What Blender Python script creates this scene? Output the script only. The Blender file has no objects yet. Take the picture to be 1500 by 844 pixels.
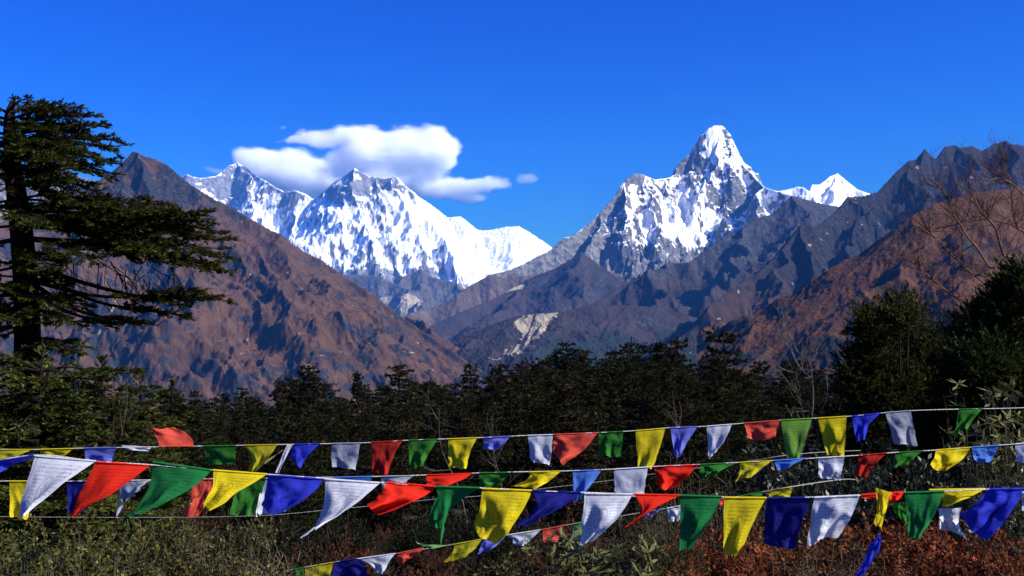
import bpy, math, random
import numpy as np
R = math.radians
sc = bpy.context.scene

# ---------------------------------------------------------------- camera
F = 1570.0                      # focal length in pixels of a 1500-wide frame
TILT = math.atan(88 / F)
CAMZ = 1.7
cam_d = bpy.data.cameras.new("camera")
cam_d.sensor_width = 36.0
cam_d.lens = 36.0 * F / 1500.0
cam_d.clip_start = 0.05
cam_d.clip_end = 200000.0
cam = bpy.data.objects.new("camera", cam_d)
sc.collection.objects.link(cam)
cam.location = (0, 0, CAMZ)
cam.rotation_euler = (math.pi / 2 + TILT, 0, 0)
sc.camera = cam

# ---------------------------------------------------------------- light
SUN_AZ, SUN_EL = R(112), R(36)   # clockwise from the view direction
SUN_STRENGTH = 5.0
SKY_STRENGTH = 0.09
EXPOSURE = 1.05
world = bpy.data.worlds.new("World")
sc.world = world
world.use_nodes = True
wn, wl = world.node_tree.nodes, world.node_tree.links
wn.clear()
sky = wn.new("ShaderNodeTexSky")
sky.sky_type = 'NISHITA'
sky.sun_disc = False
sky.sun_elevation = SUN_EL
sky.sun_rotation = SUN_AZ
sky.altitude = 0
sky.air_density = 1.3
sky.dust_density = 1.6
sky.ozone_density = 4.0
hs = wn.new("ShaderNodeHueSaturation")
hs.inputs['Saturation'].default_value = 1.65
hs.inputs['Hue'].default_value = 0.512
bg = wn.new("ShaderNodeBackground")
bg.inputs['Strength'].default_value = SKY_STRENGTH
wo = wn.new("ShaderNodeOutputWorld")
wl.new(sky.outputs[0], hs.inputs['Color'])
tint = wn.new("ShaderNodeVectorMath"); tint.operation = 'MULTIPLY'
tint.inputs[1].default_value = (0.085, 0.158, 0.22)
wl.new(hs.outputs[0], tint.inputs[0])
gm = wn.new("ShaderNodeGamma"); gm.inputs[1].default_value = 1.5
wl.new(tint.outputs[0], gm.inputs[0])
gain = wn.new("ShaderNodeVectorMath"); gain.operation = 'SCALE'; gain.inputs['Scale'].default_value = 4.0
wl.new(gm.outputs[0], gain.inputs[0])
wl.new(gain.outputs[0], bg.inputs[0])
wl.new(bg.outputs[0], wo.inputs[0])
sun_d = bpy.data.lights.new("sun", 'SUN')
sun_d.energy = SUN_STRENGTH
sun_d.angle = R(0.5)
sun_d.color = (1.0, 0.945, 0.86)
sun = bpy.data.objects.new("sun", sun_d)
sc.collection.objects.link(sun)
sun.rotation_euler = (math.pi / 2 - SUN_EL, 0, math.pi - SUN_AZ)
sc.view_settings.view_transform = 'Standard'
sc.view_settings.look = 'None'
sc.view_settings.exposure = EXPOSURE
sc.view_settings.gamma = 1.0
sc.view_settings.use_curve_mapping = False
sc.render.engine = 'CYCLES'
cy = sc.cycles
cy.use_denoising = True
cy.max_bounces = 18
cy.diffuse_bounces = 3
cy.glossy_bounces = 2
cy.transmission_bounces = 4
cy.transparent_max_bounces = 8
cy.volume_bounces = 16
cy.sample_clamp_indirect = 6
cy.volume_max_steps = 1024

# ---------------------------------------------------------------- helpers
def at(px, py, Y):
    """point at forward distance Y seen at pixel (px, py) of the 1500 x 844 photograph"""
    cx, cz = (px - 750) / F, (422 - py) / F
    dy = math.cos(TILT) - cz * math.sin(TILT)
    dz = math.sin(TILT) + cz * math.cos(TILT)
    return np.array((cx / dy * Y, Y, CAMZ + dz / dy * Y))

def tag(o, label=None, cat=None, group=None, kind=None):
    if label: o['label'] = label
    if cat: o['category'] = cat
    if group: o['group'] = group
    if kind: o['kind'] = kind
    return o

def empty(name, loc, rz=0.0):
    o = bpy.data.objects.new(name, None)
    sc.collection.objects.link(o)
    o.empty_display_size = 0.2
    o.location = loc
    o.rotation_euler = (0, 0, rz)
    return o

def make_mesh(name, V, Q, smooth=False, attrs=None, uv=None):
    V = np.asarray(V, np.float32); Q = np.asarray(Q, np.int32)
    me = bpy.data.meshes.new(name)
    me.vertices.add(len(V)); me.vertices.foreach_set("co", V.ravel())
    k = Q.shape[1]
    me.loops.add(Q.size); me.loops.foreach_set("vertex_index", Q.ravel())
    me.polygons.add(len(Q)); me.polygons.foreach_set("loop_start", np.arange(0, Q.size, k, dtype=np.int32))
    me.polygons.foreach_set("use_smooth", np.full(len(Q), smooth))
    me.update(calc_edges=True)
    for an, av in (attrs or {}).items():
        a = me.attributes.new(an, 'FLOAT', 'POINT')
        a.data.foreach_set("value", np.asarray(av, np.float32).ravel())
    if uv is not None:
        l = me.uv_layers.new(name="UVMap")
        l.data.foreach_set("uv", np.asarray(uv, np.float32)[Q.ravel()].ravel())
    return me

def link(name, me, mat=None, parent=None, loc=None):
    o = bpy.data.objects.new(name, me)
    sc.collection.objects.link(o)
    if mat and not me.materials: me.materials.append(mat)
    if parent: o.parent = parent
    if loc is not None: o.location = loc
    return o

def copy_tree(o, parent=None):
    c = o.copy(); sc.collection.objects.link(c)
    if parent: c.parent = parent
    for ch in o.children: copy_tree(ch, c)
    return c

def unit(a):
    return a / (np.linalg.norm(a, axis=-1, keepdims=True) + 1e-9)

class Buf:
    """collects quads, becomes ONE mesh"""
    def __init__(s): s.v, s.q, s.n = [], [], 0
    def add(s, V, Q):
        s.v.append(np.asarray(V, np.float32)); s.q.append(np.asarray(Q, np.int64) + s.n); s.n += len(V)
    def tube(s, pts, rad, sides=5):
        pts = np.asarray(pts, float); n = len(pts)
        rad = np.broadcast_to(np.asarray(rad, float), (n,))
        t = unit(np.gradient(pts, axis=0))
        ref = np.array((0.13, 0.31, 0.94)) if abs(t[:, 2]).mean() < 0.8 else np.array((0.94, 0.31, 0.13))
        a = unit(np.cross(t, ref)); b = np.cross(t, a)
        ang = np.arange(sides) / sides * 2 * math.pi
        V = pts[:, None] + rad[:, None, None] * (np.cos(ang)[None, :, None] * a[:, None] + np.sin(ang)[None, :, None] * b[:, None])
        i = np.arange(n - 1)[:, None] * sides; j = np.arange(sides)[None]; j2 = (j + 1) % sides
        Q = np.stack([i + j, i + j2, i + sides + j2, i + sides + j], -1).reshape(-1, 4)
        s.add(V.reshape(-1, 3), Q)
    def blades(s, P, D, S, L, W, bend=None):
        P = np.asarray(P); n = len(P)
        L = np.broadcast_to(L, (n,))[:, None]; W = np.broadcast_to(W, (n,))[:, None]
        m = P + D * L * 0.55
        if bend is not None: m = m + bend
        V = np.stack([P, m + S * W / 2, P + D * L, m - S * W / 2], 1).reshape(-1, 3)
        s.add(V, np.arange(4 * n).reshape(n, 4))
    def mesh(s, name, smooth=False):
        return make_mesh(name, np.concatenate(s.v), np.concatenate(s.q), smooth)

def curve_pts(ctrl, n=24):
    """smooth polyline through control points (Catmull-Rom)"""
    c = np.asarray(ctrl, float)
    if len(c) == 2: return c[0] + (c[1] - c[0]) * np.linspace(0, 1, n)[:, None]
    c = np.vstack([2 * c[0] - c[1], c, 2 * c[-1] - c[-2]])
    out = []
    for i in range(1, len(c) - 2):
        t = np.linspace(0, 1, max(3, n // (len(c) - 3) + 1))[:, None]
        if i < len(c) - 3: t = t[:-1]
        p0, p1, p2, p3 = c[i - 1], c[i], c[i + 1], c[i + 2]
        out.append(0.5 * (2 * p1 + (p2 - p0) * t + (2 * p0 - 5 * p1 + 4 * p2 - p3) * t ** 2 + (3 * p1 - p0 - 3 * p2 + p3) * t ** 3))
    return np.concatenate(out)

# ---- gradient noise
def _h(ix, iy, seed):
    with np.errstate(over='ignore'):
        h = (ix.astype(np.int64) * 374761393 + iy.astype(np.int64) * 668265263 + seed * 2246822519) & 0xFFFFFFFF
        h = ((h ^ (h >> 13)) * 1274126177) & 0xFFFFFFFF
        h = h ^ (h >> 16)
    return (h & 0xFFFF) / 65536.0 * 2 * math.pi
def perlin(x, y, seed=0):
    x0, y0 = np.floor(x), np.floor(y); fx, fy = x - x0, y - y0
    u = fx ** 3 * (fx * (fx * 6 - 15) + 10); v = fy ** 3 * (fy * (fy * 6 - 15) + 10)
    def g(i, j):
        a = _h(x0 + i, y0 + j, seed)
        return np.cos(a) * (fx - i) + np.sin(a) * (fy - j)
    a = g(0, 0) * (1 - u) + g(1, 0) * u; b = g(0, 1) * (1 - u) + g(1, 1) * u
    return (a * (1 - v) + b * v) * 1.5
def fbm(x, y, oct=5, seed=0, gain=0.5):
    s, a = 0, 1.0
    for i in range(oct):
        s = s + a * perlin(x * 2 ** i, y * 2 ** i, seed + i * 17); a *= gain
    return s
def ridged(x, y, oct=5, seed=0, gain=0.5):
    s, a, w, tot = 0, 1.0, 1.0, 0
    for i in range(oct):
        n = 1 - np.abs(perlin(x * 2.03 ** i, y * 2.03 ** i, seed + i * 31)) * 1.35
        n = np.clip(n, 0, 1) ** 2
        s = s + a * n * w; tot += a; w = np.clip(n * 1.6, 0, 1); a *= gain
    return s / tot
def sstep(a, b, x):
    t = np.clip((x - a) / (b - a), 0, 1); return t * t * (3 - 2 * t)

# ---- material helpers
class NT:
    def __init__(s, name):
        s.m = bpy.data.materials.new(name); s.m.use_nodes = True
        s.n = s.m.node_tree.nodes; s.l = s.m.node_tree.links; s.n.clear()
        s.out = s.n.new("ShaderNodeOutputMaterial")
    def new(s, t, **kw):
        n = s.n.new("ShaderNode" + t)
        for k, v in kw.items(): setattr(n, k, v)
        return n
    def set(s, node, key, val):
        if hasattr(val, 'is_linked') or isinstance(val, bpy.types.NodeSocket): s.l.new(val, node.inputs[key])
        else: node.inputs[key].default_value = val
    def math(s, op, a, b=None, clamp=False):
        n = s.new("Math", operation=op, use_clamp=clamp); s.set(n, 0, a)
        if b is not None: s.set(n, 1, b)
        return n.outputs[0]
    def vmath(s, op, a, b=None, out=0):
        n = s.new("VectorMath", operation=op); s.set(n, 0, a)
        if b is not None: s.set(n, 1, b)
        return n.outputs[out]
    def coord(s, which='Object'):
        return s.new("TexCoord").outputs[which]
    def noise(s, vec, scale, detail=4, rough=0.55, dist=0.0):
        n = s.new("TexNoise"); s.set(n, 'Vector', vec); s.set(n, 'Scale', scale); s.set(n, 'Detail', detail)
        s.set(n, 'Roughness', rough); s.set(n, 'Distortion', dist)
        return n.outputs[0]
    def mix(s, fac, a, b):
        n = s.new("Mix", data_type='RGBA'); s.set(n, 0, fac)
        for k, v in ((6, a), (7, b)):
            if isinstance(v, tuple): v = (*v[:3], 1.0)
            s.set(n, k, v)
        return n.outputs[2]
    def ramp(s, fac, *stops):
        n = s.new("ValToRGB"); s.set(n, 0, fac); el = n.color_ramp.elements
        while len(el) < len(stops): el.new(0.5)
        for e, (p, c) in zip(el, stops):
            e.position = p; e.color = (c, c, c, 1) if not isinstance(c, tuple) else (*c, 1)
        return n.outputs[0]
    def attr(s, name):
        return s.new("Attribute", attribute_name=name).outputs['Fac']
    def bump(s, h, strength, dist):
        n = s.new("Bump"); s.set(n, 'Height', h); s.set(n, 'Strength', strength); s.set(n, 'Distance', dist)
        return n.outputs[0]
    def principled(s, color, rough=0.8, spec=0.2, normal=None):
        n = s.new("BsdfPrincipled")
        if isinstance(color, tuple): color = (*color[:3], 1.0)
        s.set(n, 'Base Color', color); s.set(n, 'Roughness', rough); s.set(n, 'Specular IOR Level', spec)
        if normal is not None: s.set(n, 'Normal', normal)
        return n
    def done(s, surf):
        s.l.new(surf if isinstance(surf, bpy.types.NodeSocket) else surf.outputs[0], s.out.inputs[0]); return s.m
# ================================================================ mountains
def mountain_mat(name, soil, soil2, rock, rock2, scale, snowcol=(0.9, 0.9, 0.89), green=(0.016, 0.022, 0.018), scree=(0.31, 0.255, 0.175)):
    """soil / rock / snow / scree / forest by masks worked out from the relief, broken up by noise. scale: metres of the finest grain"""
    t = NT(name)
    geo = t.new("NewGeometry").outputs['Position']
    n1 = t.noise(geo, 1 / (scale * 18), 6, 0.6)
    n2 = t.noise(geo, 1 / (scale * 4), 6, 0.65)
    n3 = t.noise(geo, 1 / (scale * 60), 4, 0.55)
    rockc = t.mix(t.ramp(n2, (0.38, 0.0), (0.64, 1.0)), rock, rock2)
    soilc = t.mix(t.ramp(t.math('ADD', t.math('MULTIPLY', n1, 0.6), t.math('MULTIPLY', n3, 0.4)), (0.4, 0.0), (0.6, 1.0)), soil, soil2)
    def brk(att, amt=0.5):
        v = t.math('ADD', t.attr(att), t.math('MULTIPLY', t.math('SUBTRACT', t.math('ADD', t.math('MULTIPLY', n2, 0.6), t.math('MULTIPLY', n1, 0.4)), 0.5), amt * 3))
        return t.ramp(v, (0.38, 0.0), (0.62, 1.0))
    c = t.mix(brk('rock'), soilc, rockc)
    c = t.mix(brk('green', 0.35), c, green)
    c = t.mix(brk('scree', 0.3), c, scree)
    c = t.mix(brk('snow', 0.3), c, snowcol)
    b = t.bump(t.math('ADD', n2, n1), 0.8, scale * 3.5)
    return t.done(t.principled(c, 0.9, 0.08, b))

CAM = np.array((0.0, 0.0, CAMZ))
def mountain(label, crests, px, ys, res, mat, s=(1.0, 0.6, 700), rib=(300, 0.35, 160), skew=0.0, grain=14, warp=0.3, masks=None, base=-900, seed=1, ribsq=0.25, lump=0.6, big=1.5):
    """a heightfield hung from crest lines. crests: lists of (px, py, distance) (optionally with their own slope triple)"""
    nx, ny = res
    a = (np.linspace(px[0], px[1], nx) - 750) / F
    Y = np.linspace(ys[0] ** 0.5, ys[1] ** 0.5, ny) ** 2
    A, YY = np.meshgrid(a, Y, indexing='xy')
    X = A * YY
    rng = np.random.default_rng(seed)
    lines = []
    for ci, c in enumerate(crests):
        sl = s
        if isinstance(c, tuple): c, sl = c
        P = np.array([at(*q) for q in c])
        for lev in range(5):                       # fractal midpoints: crests wander in depth, spurs wander sideways too
            seg = np.hypot(*(P[1:, :2] - P[:-1, :2]).T)
            out = [P[0]]
            for k in range(len(seg)):
                if seg[k] > rib[0] * 0.45:
                    m = (P[k] + P[k + 1]) / 2
                    if ci == 0:
                        m = CAM + (m - CAM) * (1 + rng.normal(0, 0.09) * seg[k] / m[1])
                    else:
                        e = P[k + 1] - P[k]; m = m + np.array((-e[1], e[0], 0)) * rng.normal(0, 0.13) + np.array((0, 0, rng.normal(0, 0.05) * seg[k]))
                    out.append(m)
                out.append(P[k + 1])
            P = np.array(out)
        lines.append((P, sl))
    def apply(XX, YQ):
        Hall, Dall = None, None
        for P, (s0, s1, Ls) in lines:
            H = np.full(X.shape, -1e9); D = np.full(X.shape, 1e9)
            for p, q in zip(P[:-1], P[1:]):
                d = q - p; L2 = d[0] ** 2 + d[1] ** 2 + 1e-6
                tt = np.clip(((XX - p[0]) * d[0] + (YQ - p[1]) * d[1]) / L2, 0, 1)
                dist = np.hypot(XX - p[0] - tt * d[0], YQ - p[1] - tt * d[1])
                h = p[2] + tt * d[2] - (s1 * dist + (s0 - s1) * Ls * (1 - np.exp(-dist / Ls)))
                H = np.maximum(H, h); D = np.minimum(D, dist)
            if Hall is None: Hall, Dall = H, D
            else:
                k = np.clip(0.5 * Dall, 1, rib[0] * 0.5)
                hh = np.clip(0.5 + 0.5 * (H - Hall) / k, 0, 1)
                Hall = H * hh + Hall * (1 - hh) + k * hh * (1 - hh)
                Dall = np.minimum(Dall, D + 0.35 * Dall)
        return Hall, Dall
    H, D = apply(X, YY)
    w = np.minimum(D * warp, rib[0] * 1.3)
    wl_ = rib[0] * 2.2
    H, D = apply(X + w * fbm(X / wl_, YY / wl_, 5, seed, 0.6), YY + w * fbm(X / wl_ + 7.7, YY / wl_ - 3.1, 5, seed + 50, 0.6))
    # gullies and ribs that run down the slope
    U = X + skew * YY
    r = ridged(U / rib[0] + 0.35 * fbm(X / wl_, YY / wl_, 3, seed + 9), YY / rib[0] * ribsq, 5, seed + 3)
    r2 = ridged(X / (rib[0] * 0.8), YY / (rib[0] * 0.8), 6, seed + 23)
    r3 = ridged(U / (rib[0] * 3.1) + 0.3 * fbm(X / wl_ / 2, YY / wl_ / 2, 3, seed + 19), YY / (rib[0] * 3.1) * 0.45, 3, seed + 43)
    amp = np.minimum(D * rib[1], rib[2])
    amp3 = np.minimum(D * rib[1] * 0.8, rib[2] * big)
    Z = H + amp * (r - 0.75) + lump * amp * (r2 - 0.6) + amp3 * (r3 - 0.7)
    Z = Z + grain * fbm(X / (grain * 7), YY / (grain * 7), 4, seed + 77, 0.6) * (0.35 + sstep(0, grain * 8, D))
    Z = np.maximum(Z, base - 50 + 0 * Z)
    P = np.stack([X, YY, Z], -1)
    gx = np.gradient(P, axis=1); gy = np.gradient(P, axis=0)
    N = unit(np.cross(gx, gy)); nz = np.abs(N[..., 2])
    info = dict(X=X, Y=YY, Z=Z, nz=nz, D=D, px=750 + F * A, py=510 - F * (Z - CAMZ) / YY, r=r, r2=r2, N=N,
                n=lambda sc_, sd=0, o=5: fbm(X / sc_, Z / sc_ + YY / sc_ * 0.6, o, seed + 200 + sd))
    at_ = dict(rock=np.zeros_like(Z), snow=np.zeros_like(Z), green=np.zeros_like(Z), scree=np.zeros_like(Z))
    if masks: at_.update(masks(info))
    i = np.arange(ny - 1)[:, None] * nx; j = np.arange(nx - 1)[None]
    Q = np.stack([i + j, i + j + 1, i + nx + j + 1, i + nx + j], -1).reshape(-1, 4)
    zz = Z.ravel()
    Q = Q[(zz[Q] > base - 40).any(1)]
    me = make_mesh("mountain", P.reshape(-1, 3), Q, True, at_)
    o = link("mountain", me, mat)
    tag(o, label, "mountain", kind='structure')
    return o

def poly_mask(info, pts, soft=2.0):
    """stain with an outline of its own, given as picture points, fixed to the slope"""
    px = info['px'] + 5.0 * fbm(info['X'] / 40, info['Y'] / 60, 4, 13); py = info['py'] + 5.0 * fbm(info['X'] / 35 + 9, info['Y'] / 60, 4, 14)
    inside = np.zeros(px.shape, bool)
    n = len(pts)
    for i in range(n):
        x1, y1 = pts[i]; x2, y2 = pts[(i + 1) % n]
        c = ((y1 > py) != (y2 > py)) & (px < (x2 - x1) * (py - y1) / (y2 - y1 + 1e-9) + x1)
        inside ^= c
    return inside.astype(float)

# --- the far white wall
EV = [(180,300,25500),(230,275,25500),(268,258,25500),(275,254,25400),(285,259,25400),(294,261,25500),(307,259,25600),(316,257,25700),(328,249,26000),(337,241,26200),(348,238,26300),
      (357,242,26200),(367,249,26000),(378,259,25600),(389,265,25000),(403,274,24600),(417,280,24300),(435,279,24000),(447,283,23900),(458,291,23800),
      (470,283,23600),(485,270,23400),(499,260,23300),(511,252,23200),(520,245,23100),(531,252,23100),(541,258,23200),(552,258,23200),(563,261,23100),
      (577,258,23000),(586,263,22900),(598,275,22800),(609,284,22700),(623,293,22700),(635,302,22700),(653,316,22900)]
EV2 = [(653,318,24000),(664,318,23900),(675,317,23900),(685,327,23800),(696,337,23600),(717,337,23500),(742,332,23400),(760,331,23300),(774,339,23200),(788,352,23000),(808,364,22900),(850,400,22500),(900,430,22300)]
spE = [[(520,245,23100),(528,300,22100),(545,345,21300)], [(577,258,23000),(598,310,22000),(620,350,21300)], [(458,291,23800),(480,330,22600),(505,370,21500)],
       [(417,280,24300),(425,330,23000),(450,360,22000)], [(348,238,26300),(372,290,24800),(400,330,23400)], [(635,302,22700),(650,345,21800),(668,380,21000)], [(552,258,23200),(566,290,22600),(580,325,21900)]]
def ev_masks(i):
    up = sstep(2500, 4000, i['Z'] + 250 * i['n'](900, 7))
    st = i['n'](110, 1, 6) * 0.8 + i['n'](900, 2) * 0.8
    diag = fbm((i['X'] - 0.8 * i['Z']) / 420, (i['Z'] + 0.2 * i['X']) / 2600, 5, 91)
    strata = fbm((i['Z'] - 0.22 * i['X']) / 150, (i['X'] + 0.3 * i['Z']) / 1500, 5, 95)
    snow = 1.05 - 1.3 * up * sstep(690, 560, i['px']) + 0.4 * st * (0.45 + up) + 0.3 * diag * (0.3 + up) + 0.6 * strata * (0.25 + up) + (i['nz'] - 0.52) * 3.4 + (0.62 - i['r']) * 0.9 * (0.4 + up)
    snow = np.where(i['px'] > 650, snow + 0.9, snow)
    snow -= 1.6 * sstep(1700, 1200, i['Z'] + 160 * st)
    return dict(snow=np.clip(snow, -1, 2), rock=np.ones_like(i['Z']))
m_ev = mountain_mat("snow_wall", (0.15, 0.13, 0.12), (0.2, 0.17, 0.15), (0.1, 0.097, 0.1), (0.25, 0.24, 0.235), 26)
mountain("huge snow and rock wall behind the long white cloud", [EV] + [(q, (1.6, 1.3, 900)) for q in spE],
         (150, 720), (16500, 28500), (700, 460), m_ev, s=(1.5, 0.62, 1300), rib=(520, 0.42, 270), skew=0.5, grain=40, masks=ev_masks, seed=5)
def ev2_masks(i):
    snow = 1.7 + 0.5 * i['n'](500, 1) + (i['nz'] - 0.6) * 1.0
    return dict(snow=snow, rock=np.ones_like(i['Z']))
mountain("smooth white snow dome sloping right beside the rocky wall", [EV2], (600, 960), (18500, 27000), (300, 260), m_ev,
         s=(0.75, 0.6, 900), rib=(900, 0.16, 90), grain=16, masks=ev2_masks, seed=8)
# --- blue foothills under it
M2b = [(430,400,18800),(470,398,18500),(506,402,18300),(534,402,18200),(559,405,18000),(581,417,17800),(592,404,18000),(603,400,18100),(616,393,18100),(625,404,18000),(653,410,17800),(668,414,17700),(680,424,17500),(700,440,17200),(740,455,17000)]
m_foot = mountain_mat("foothill", (0.07, 0.055, 0.045), (0.11, 0.09, 0.07), (0.05, 0.05, 0.055), (0.1, 0.1, 0.1), 26)
mountain("low dark blue foothills at the base of the snow wall", [M2b, [(581,417,17800),(600,436,16800),(640,455,15600)], [(668,414,17700),(690,440,16500)]], (400, 760), (14500, 20500), (380, 200), m_foot,
         s=(0.9, 0.42, 700), rib=(500, 0.3, 130), grain=14, seed=12,
         masks=lambda i: dict(rock=0.5 + i['n'](300) + (0.7 - i['nz']) * 2, scree=sstep(428, 446, i['py'] + 9 * i['n'](420, 3, 3)) * 0.75 * sstep(640, 600, i['px']) + 0.25 * i['n'](300, 4)))

# --- the white tower
AD = [(560,470,11300),(600,459,11500),(653,444,11700),(685,420,11800),(717,402,11900),(749,395,12000),(778,380,12150),(808,364,12300),(827,348,12400),(835,347,12450),(849,338,12550),(867,323,12700),(884,306,12850),(902,284,13000),
      (916,263,13150),(925,257,13200),(934,253,13250),(945,257,13350),(960,263,13600),(973,261,13750),(982,259,13850),(990,255,13950),(990,243,14080),(999,234,14120),(1010,226,14150),(1017,213,14180),(1028,197,14200),(1037,188,14200),(1044,184,14200),
      (1058,183,14200),(1063,188,14170),(1070,197,14120),(1072,213,14050),(1078,226,13950),(1086,238,13850),(1099,252,13650),(1110,265,13450),(1120,274,13250),(1127,277,13150),(1142,280,12950),(1159,287,12700),(1200,305,12300)]
adS = [([(918,262,13150),(917,290,12800),(914,315,12500),(911,340,12250),(925,352,12050),(946,360,11900),(966,372,11700),(985,386,11500)], (1.5, 0.9, 500)),
       ([(1053,200,14150),(1050,222,13900),(1040,250,13600),(1028,280,13250),(1015,305,12950)], (2.4, 1.2, 300)),
       ([(1063,205,14080),(1070,240,13700),(1067,262,13450)], (2.4, 1.3, 300)),
       ([(1120,274,13250),(1114,296,12700),(1104,322,12250),(1088,345,11950)], (1.6, 1.0, 400)),
       ([(945,257,13350),(952,290,12950),(960,315,12650),(968,335,12350)], (1.7, 0.9, 300)),
       ([(973,261,13750),(985,290,13350),(992,310,13000)], (1.8, 0.95, 300)),
       ([(884,306,12850),(868,350,12300),(858,372,11950)], (1.3, 0.8, 500))]
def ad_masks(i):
    st = i['n'](130, 1) * 0.8 + i['n'](520, 2) * 0.7
    flute = fbm(i['X'] / 95, i['Z'] / 700 + i['Y'] / 900, 5, 55)
    low = sstep(395, 350, i['py'] + 14 * st)
    west = sstep(930, 895, i['px'] + 25 * i['n'](300, 6))      # bare west flank left of the rib; its rock tone carries painted shade
    snow = 0.48 + 0.35 * st + 0.5 * flute + (i['nz'] - 0.46) * 2.9 + (0.6 - i['r']) * 0.5
    snow = snow - (1.25 + 0.8 * st) * sstep(1042, 1026, i['px'] + 8 * st) * sstep(265, 240, i['py']) - (0.7 + 1.2 * i['n'](60, 5)) * sstep(1057, 1066, i['px']) * sstep(232, 222, i['py']) - 0.5 * np.clip(fbm(i['Z'] / 55, i['X'] / 400, 4, 58), 0, 1) * sstep(330, 300, i['py']) - 0.75 * np.clip(1.2 - ((i['px'] - 1088) / 34) ** 2 - ((i['py'] - 300 - (i['px'] - 1088) * 0.35) / 34) ** 2, 0, 1)  # the oval strips snow on a rock wall, painting in its shade
    snow += 0.75 * sstep(250, 215, i['py']) + 0.7 * sstep(60, 20, np.abs(i['px'] - 1012) + 0.9 * np.abs(i['py'] - 325))
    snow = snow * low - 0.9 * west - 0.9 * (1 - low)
    pale = sstep(372, 340, i['py'] - 20 * st) * sstep(915, 950, i['px']) * 0.62
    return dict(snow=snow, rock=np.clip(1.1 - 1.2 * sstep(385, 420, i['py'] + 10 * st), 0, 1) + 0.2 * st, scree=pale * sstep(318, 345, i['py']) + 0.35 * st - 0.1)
m_ad = mountain_mat("tower_rock", (0.075, 0.055, 0.045), (0.12, 0.085, 0.065), (0.06, 0.057, 0.06), (0.2, 0.19, 0.18), 14, scree=(0.36, 0.34, 0.31))
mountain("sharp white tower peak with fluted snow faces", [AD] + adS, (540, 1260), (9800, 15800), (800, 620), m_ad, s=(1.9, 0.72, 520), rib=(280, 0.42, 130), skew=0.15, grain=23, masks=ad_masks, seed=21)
# --- small white peak right of it
M4 = [(1090,300,16500),(1142,279,16500),(1152,277,16500),(1166,273,16500),(1177,274,16400),(1187,281,16300),(1190,270,16500),(1202,269,16500),(1211,263,16600),(1216,258,16650),(1227,254,16700),(1234,259,16650),(1242,266,16600),(1256,277,16500),(1272,283,16400),(1310,300,16300)]
mountain("small bright snow peak to the right of the white tower", [M4, ([(1227,254,16700),(1222,280,16200),(1215,300,15800)], (2, 1.3, 300)), ([(1202,269,16500),(1196,290,16100)], (2, 1.3, 300))], (1080, 1320), (14500, 18500), (320, 260), m_ad,
         s=(1.5, 0.9, 500), rib=(260, 0.45, 130), grain=14, seed=31, masks=lambda i: dict(snow=1.25 + 0.7 * i['n'](160) + (i['nz'] - 0.5) * 1.4, rock=np.ones_like(i['Z'])))

# --- hills in front of the tower
m_hill = mountain_mat("valley_hill", (0.022, 0.018, 0.019), (0.042, 0.03, 0.027), (0.02, 0.02, 0.023), (0.05, 0.046, 0.047), 10)
def hill_masks(i):
    return dict(rock=0.15 + 0.8 * i['n'](260, 1) + (0.72 - i['nz']) * 1.6, green=sstep(485, 510, i['py'] + 16 * i['n'](250, 3)) * 0.6 - 0.1)
M3b = [(560,505,9000),(620,482,9600),(680,455,10200),(731,434,10600),(771,409,10900),(813,393,11000),(835,380,11050),(852,369,11100),(863,377,11050),(881,391,10950),(902,405,10850),(930,418,10800),(980,432,10800)]
mountain("blue brown pyramid hill in front of the white tower", [M3b, [(852,369,11100),(845,420,10000),(800,455,9000)], [(771,409,10900),(740,450,9800),(690,475,9000)]], (500, 1040), (7800, 12500), (480, 260), m_hill,
         s=(0.8, 0.5, 700), rib=(420, 0.18, 60), grain=7, lump=0.3, seed=41, masks=lambda i: {**hill_masks(i), 'scree': 0.9 * sstep(5, 2, np.abs(i['py'] - np.interp(i['px'], [640, 655, 690, 720, 745, 775], [461, 450, 440, 434, 424, 418]))) * sstep(636, 645, i['px']) * sstep(778, 765, i['px']) * 0.75})
M3c = [(1300,330,9800),(1227,302,9500),(1209,299,9400),(1177,291,9300),(1159,286,9200),(1149,297,9150),(1131,313,9100),(1106,320,9000),(1088,334,8950),(1067,341,8900),(1049,354,8800),(1028,370,8700),(1010,384,8600),(985,384,8700),(964,395,8600),(939,405,8500),(914,416,8400),(893,430,8300),(875,441,8200),(840,458,8000),(800,476,7800),(760,492,7600)]
mountain("dark ridge falling left in front of the white tower", [M3c, [(1106,320,9000),(1080,370,8200),(1050,410,7600)], [(985,384,8700),(960,430,7900),(920,470,7200)], [(1159,286,9200),(1150,350,8300),(1120,410,7500)]], (680, 1340), (5600, 10800), (560, 320), m_hill,
         s=(1.1, 0.45, 500), rib=(330, 0.28, 95), skew=0.3, grain=9, lump=0.35, seed=51, masks=lambda i: {**hill_masks(i), 'rock': 1.0 - 1.0 * sstep(370, 420, i['py']) + 0.8 * i['n'](240, 1) + (0.7 - i['nz'])})
M7 = [(600,520,7300),(650,503,7250),(671,495,7200),(707,481,7150),(735,470,7100),(756,463,7000),(780,460,6950),(799,459,6900),(827,456,6950),(856,449,7000),(900,446,7100),(960,450,7200),(1040,470,7200),(1120,500,7000)]
SLIP = [(762,464),(785,460),(799,459),(822,455),(806,472),(797,482),(790,493),(776,504),(758,519),(738,519),(750,508),(764,500),(766,489),(758,481),(750,473)]
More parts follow.
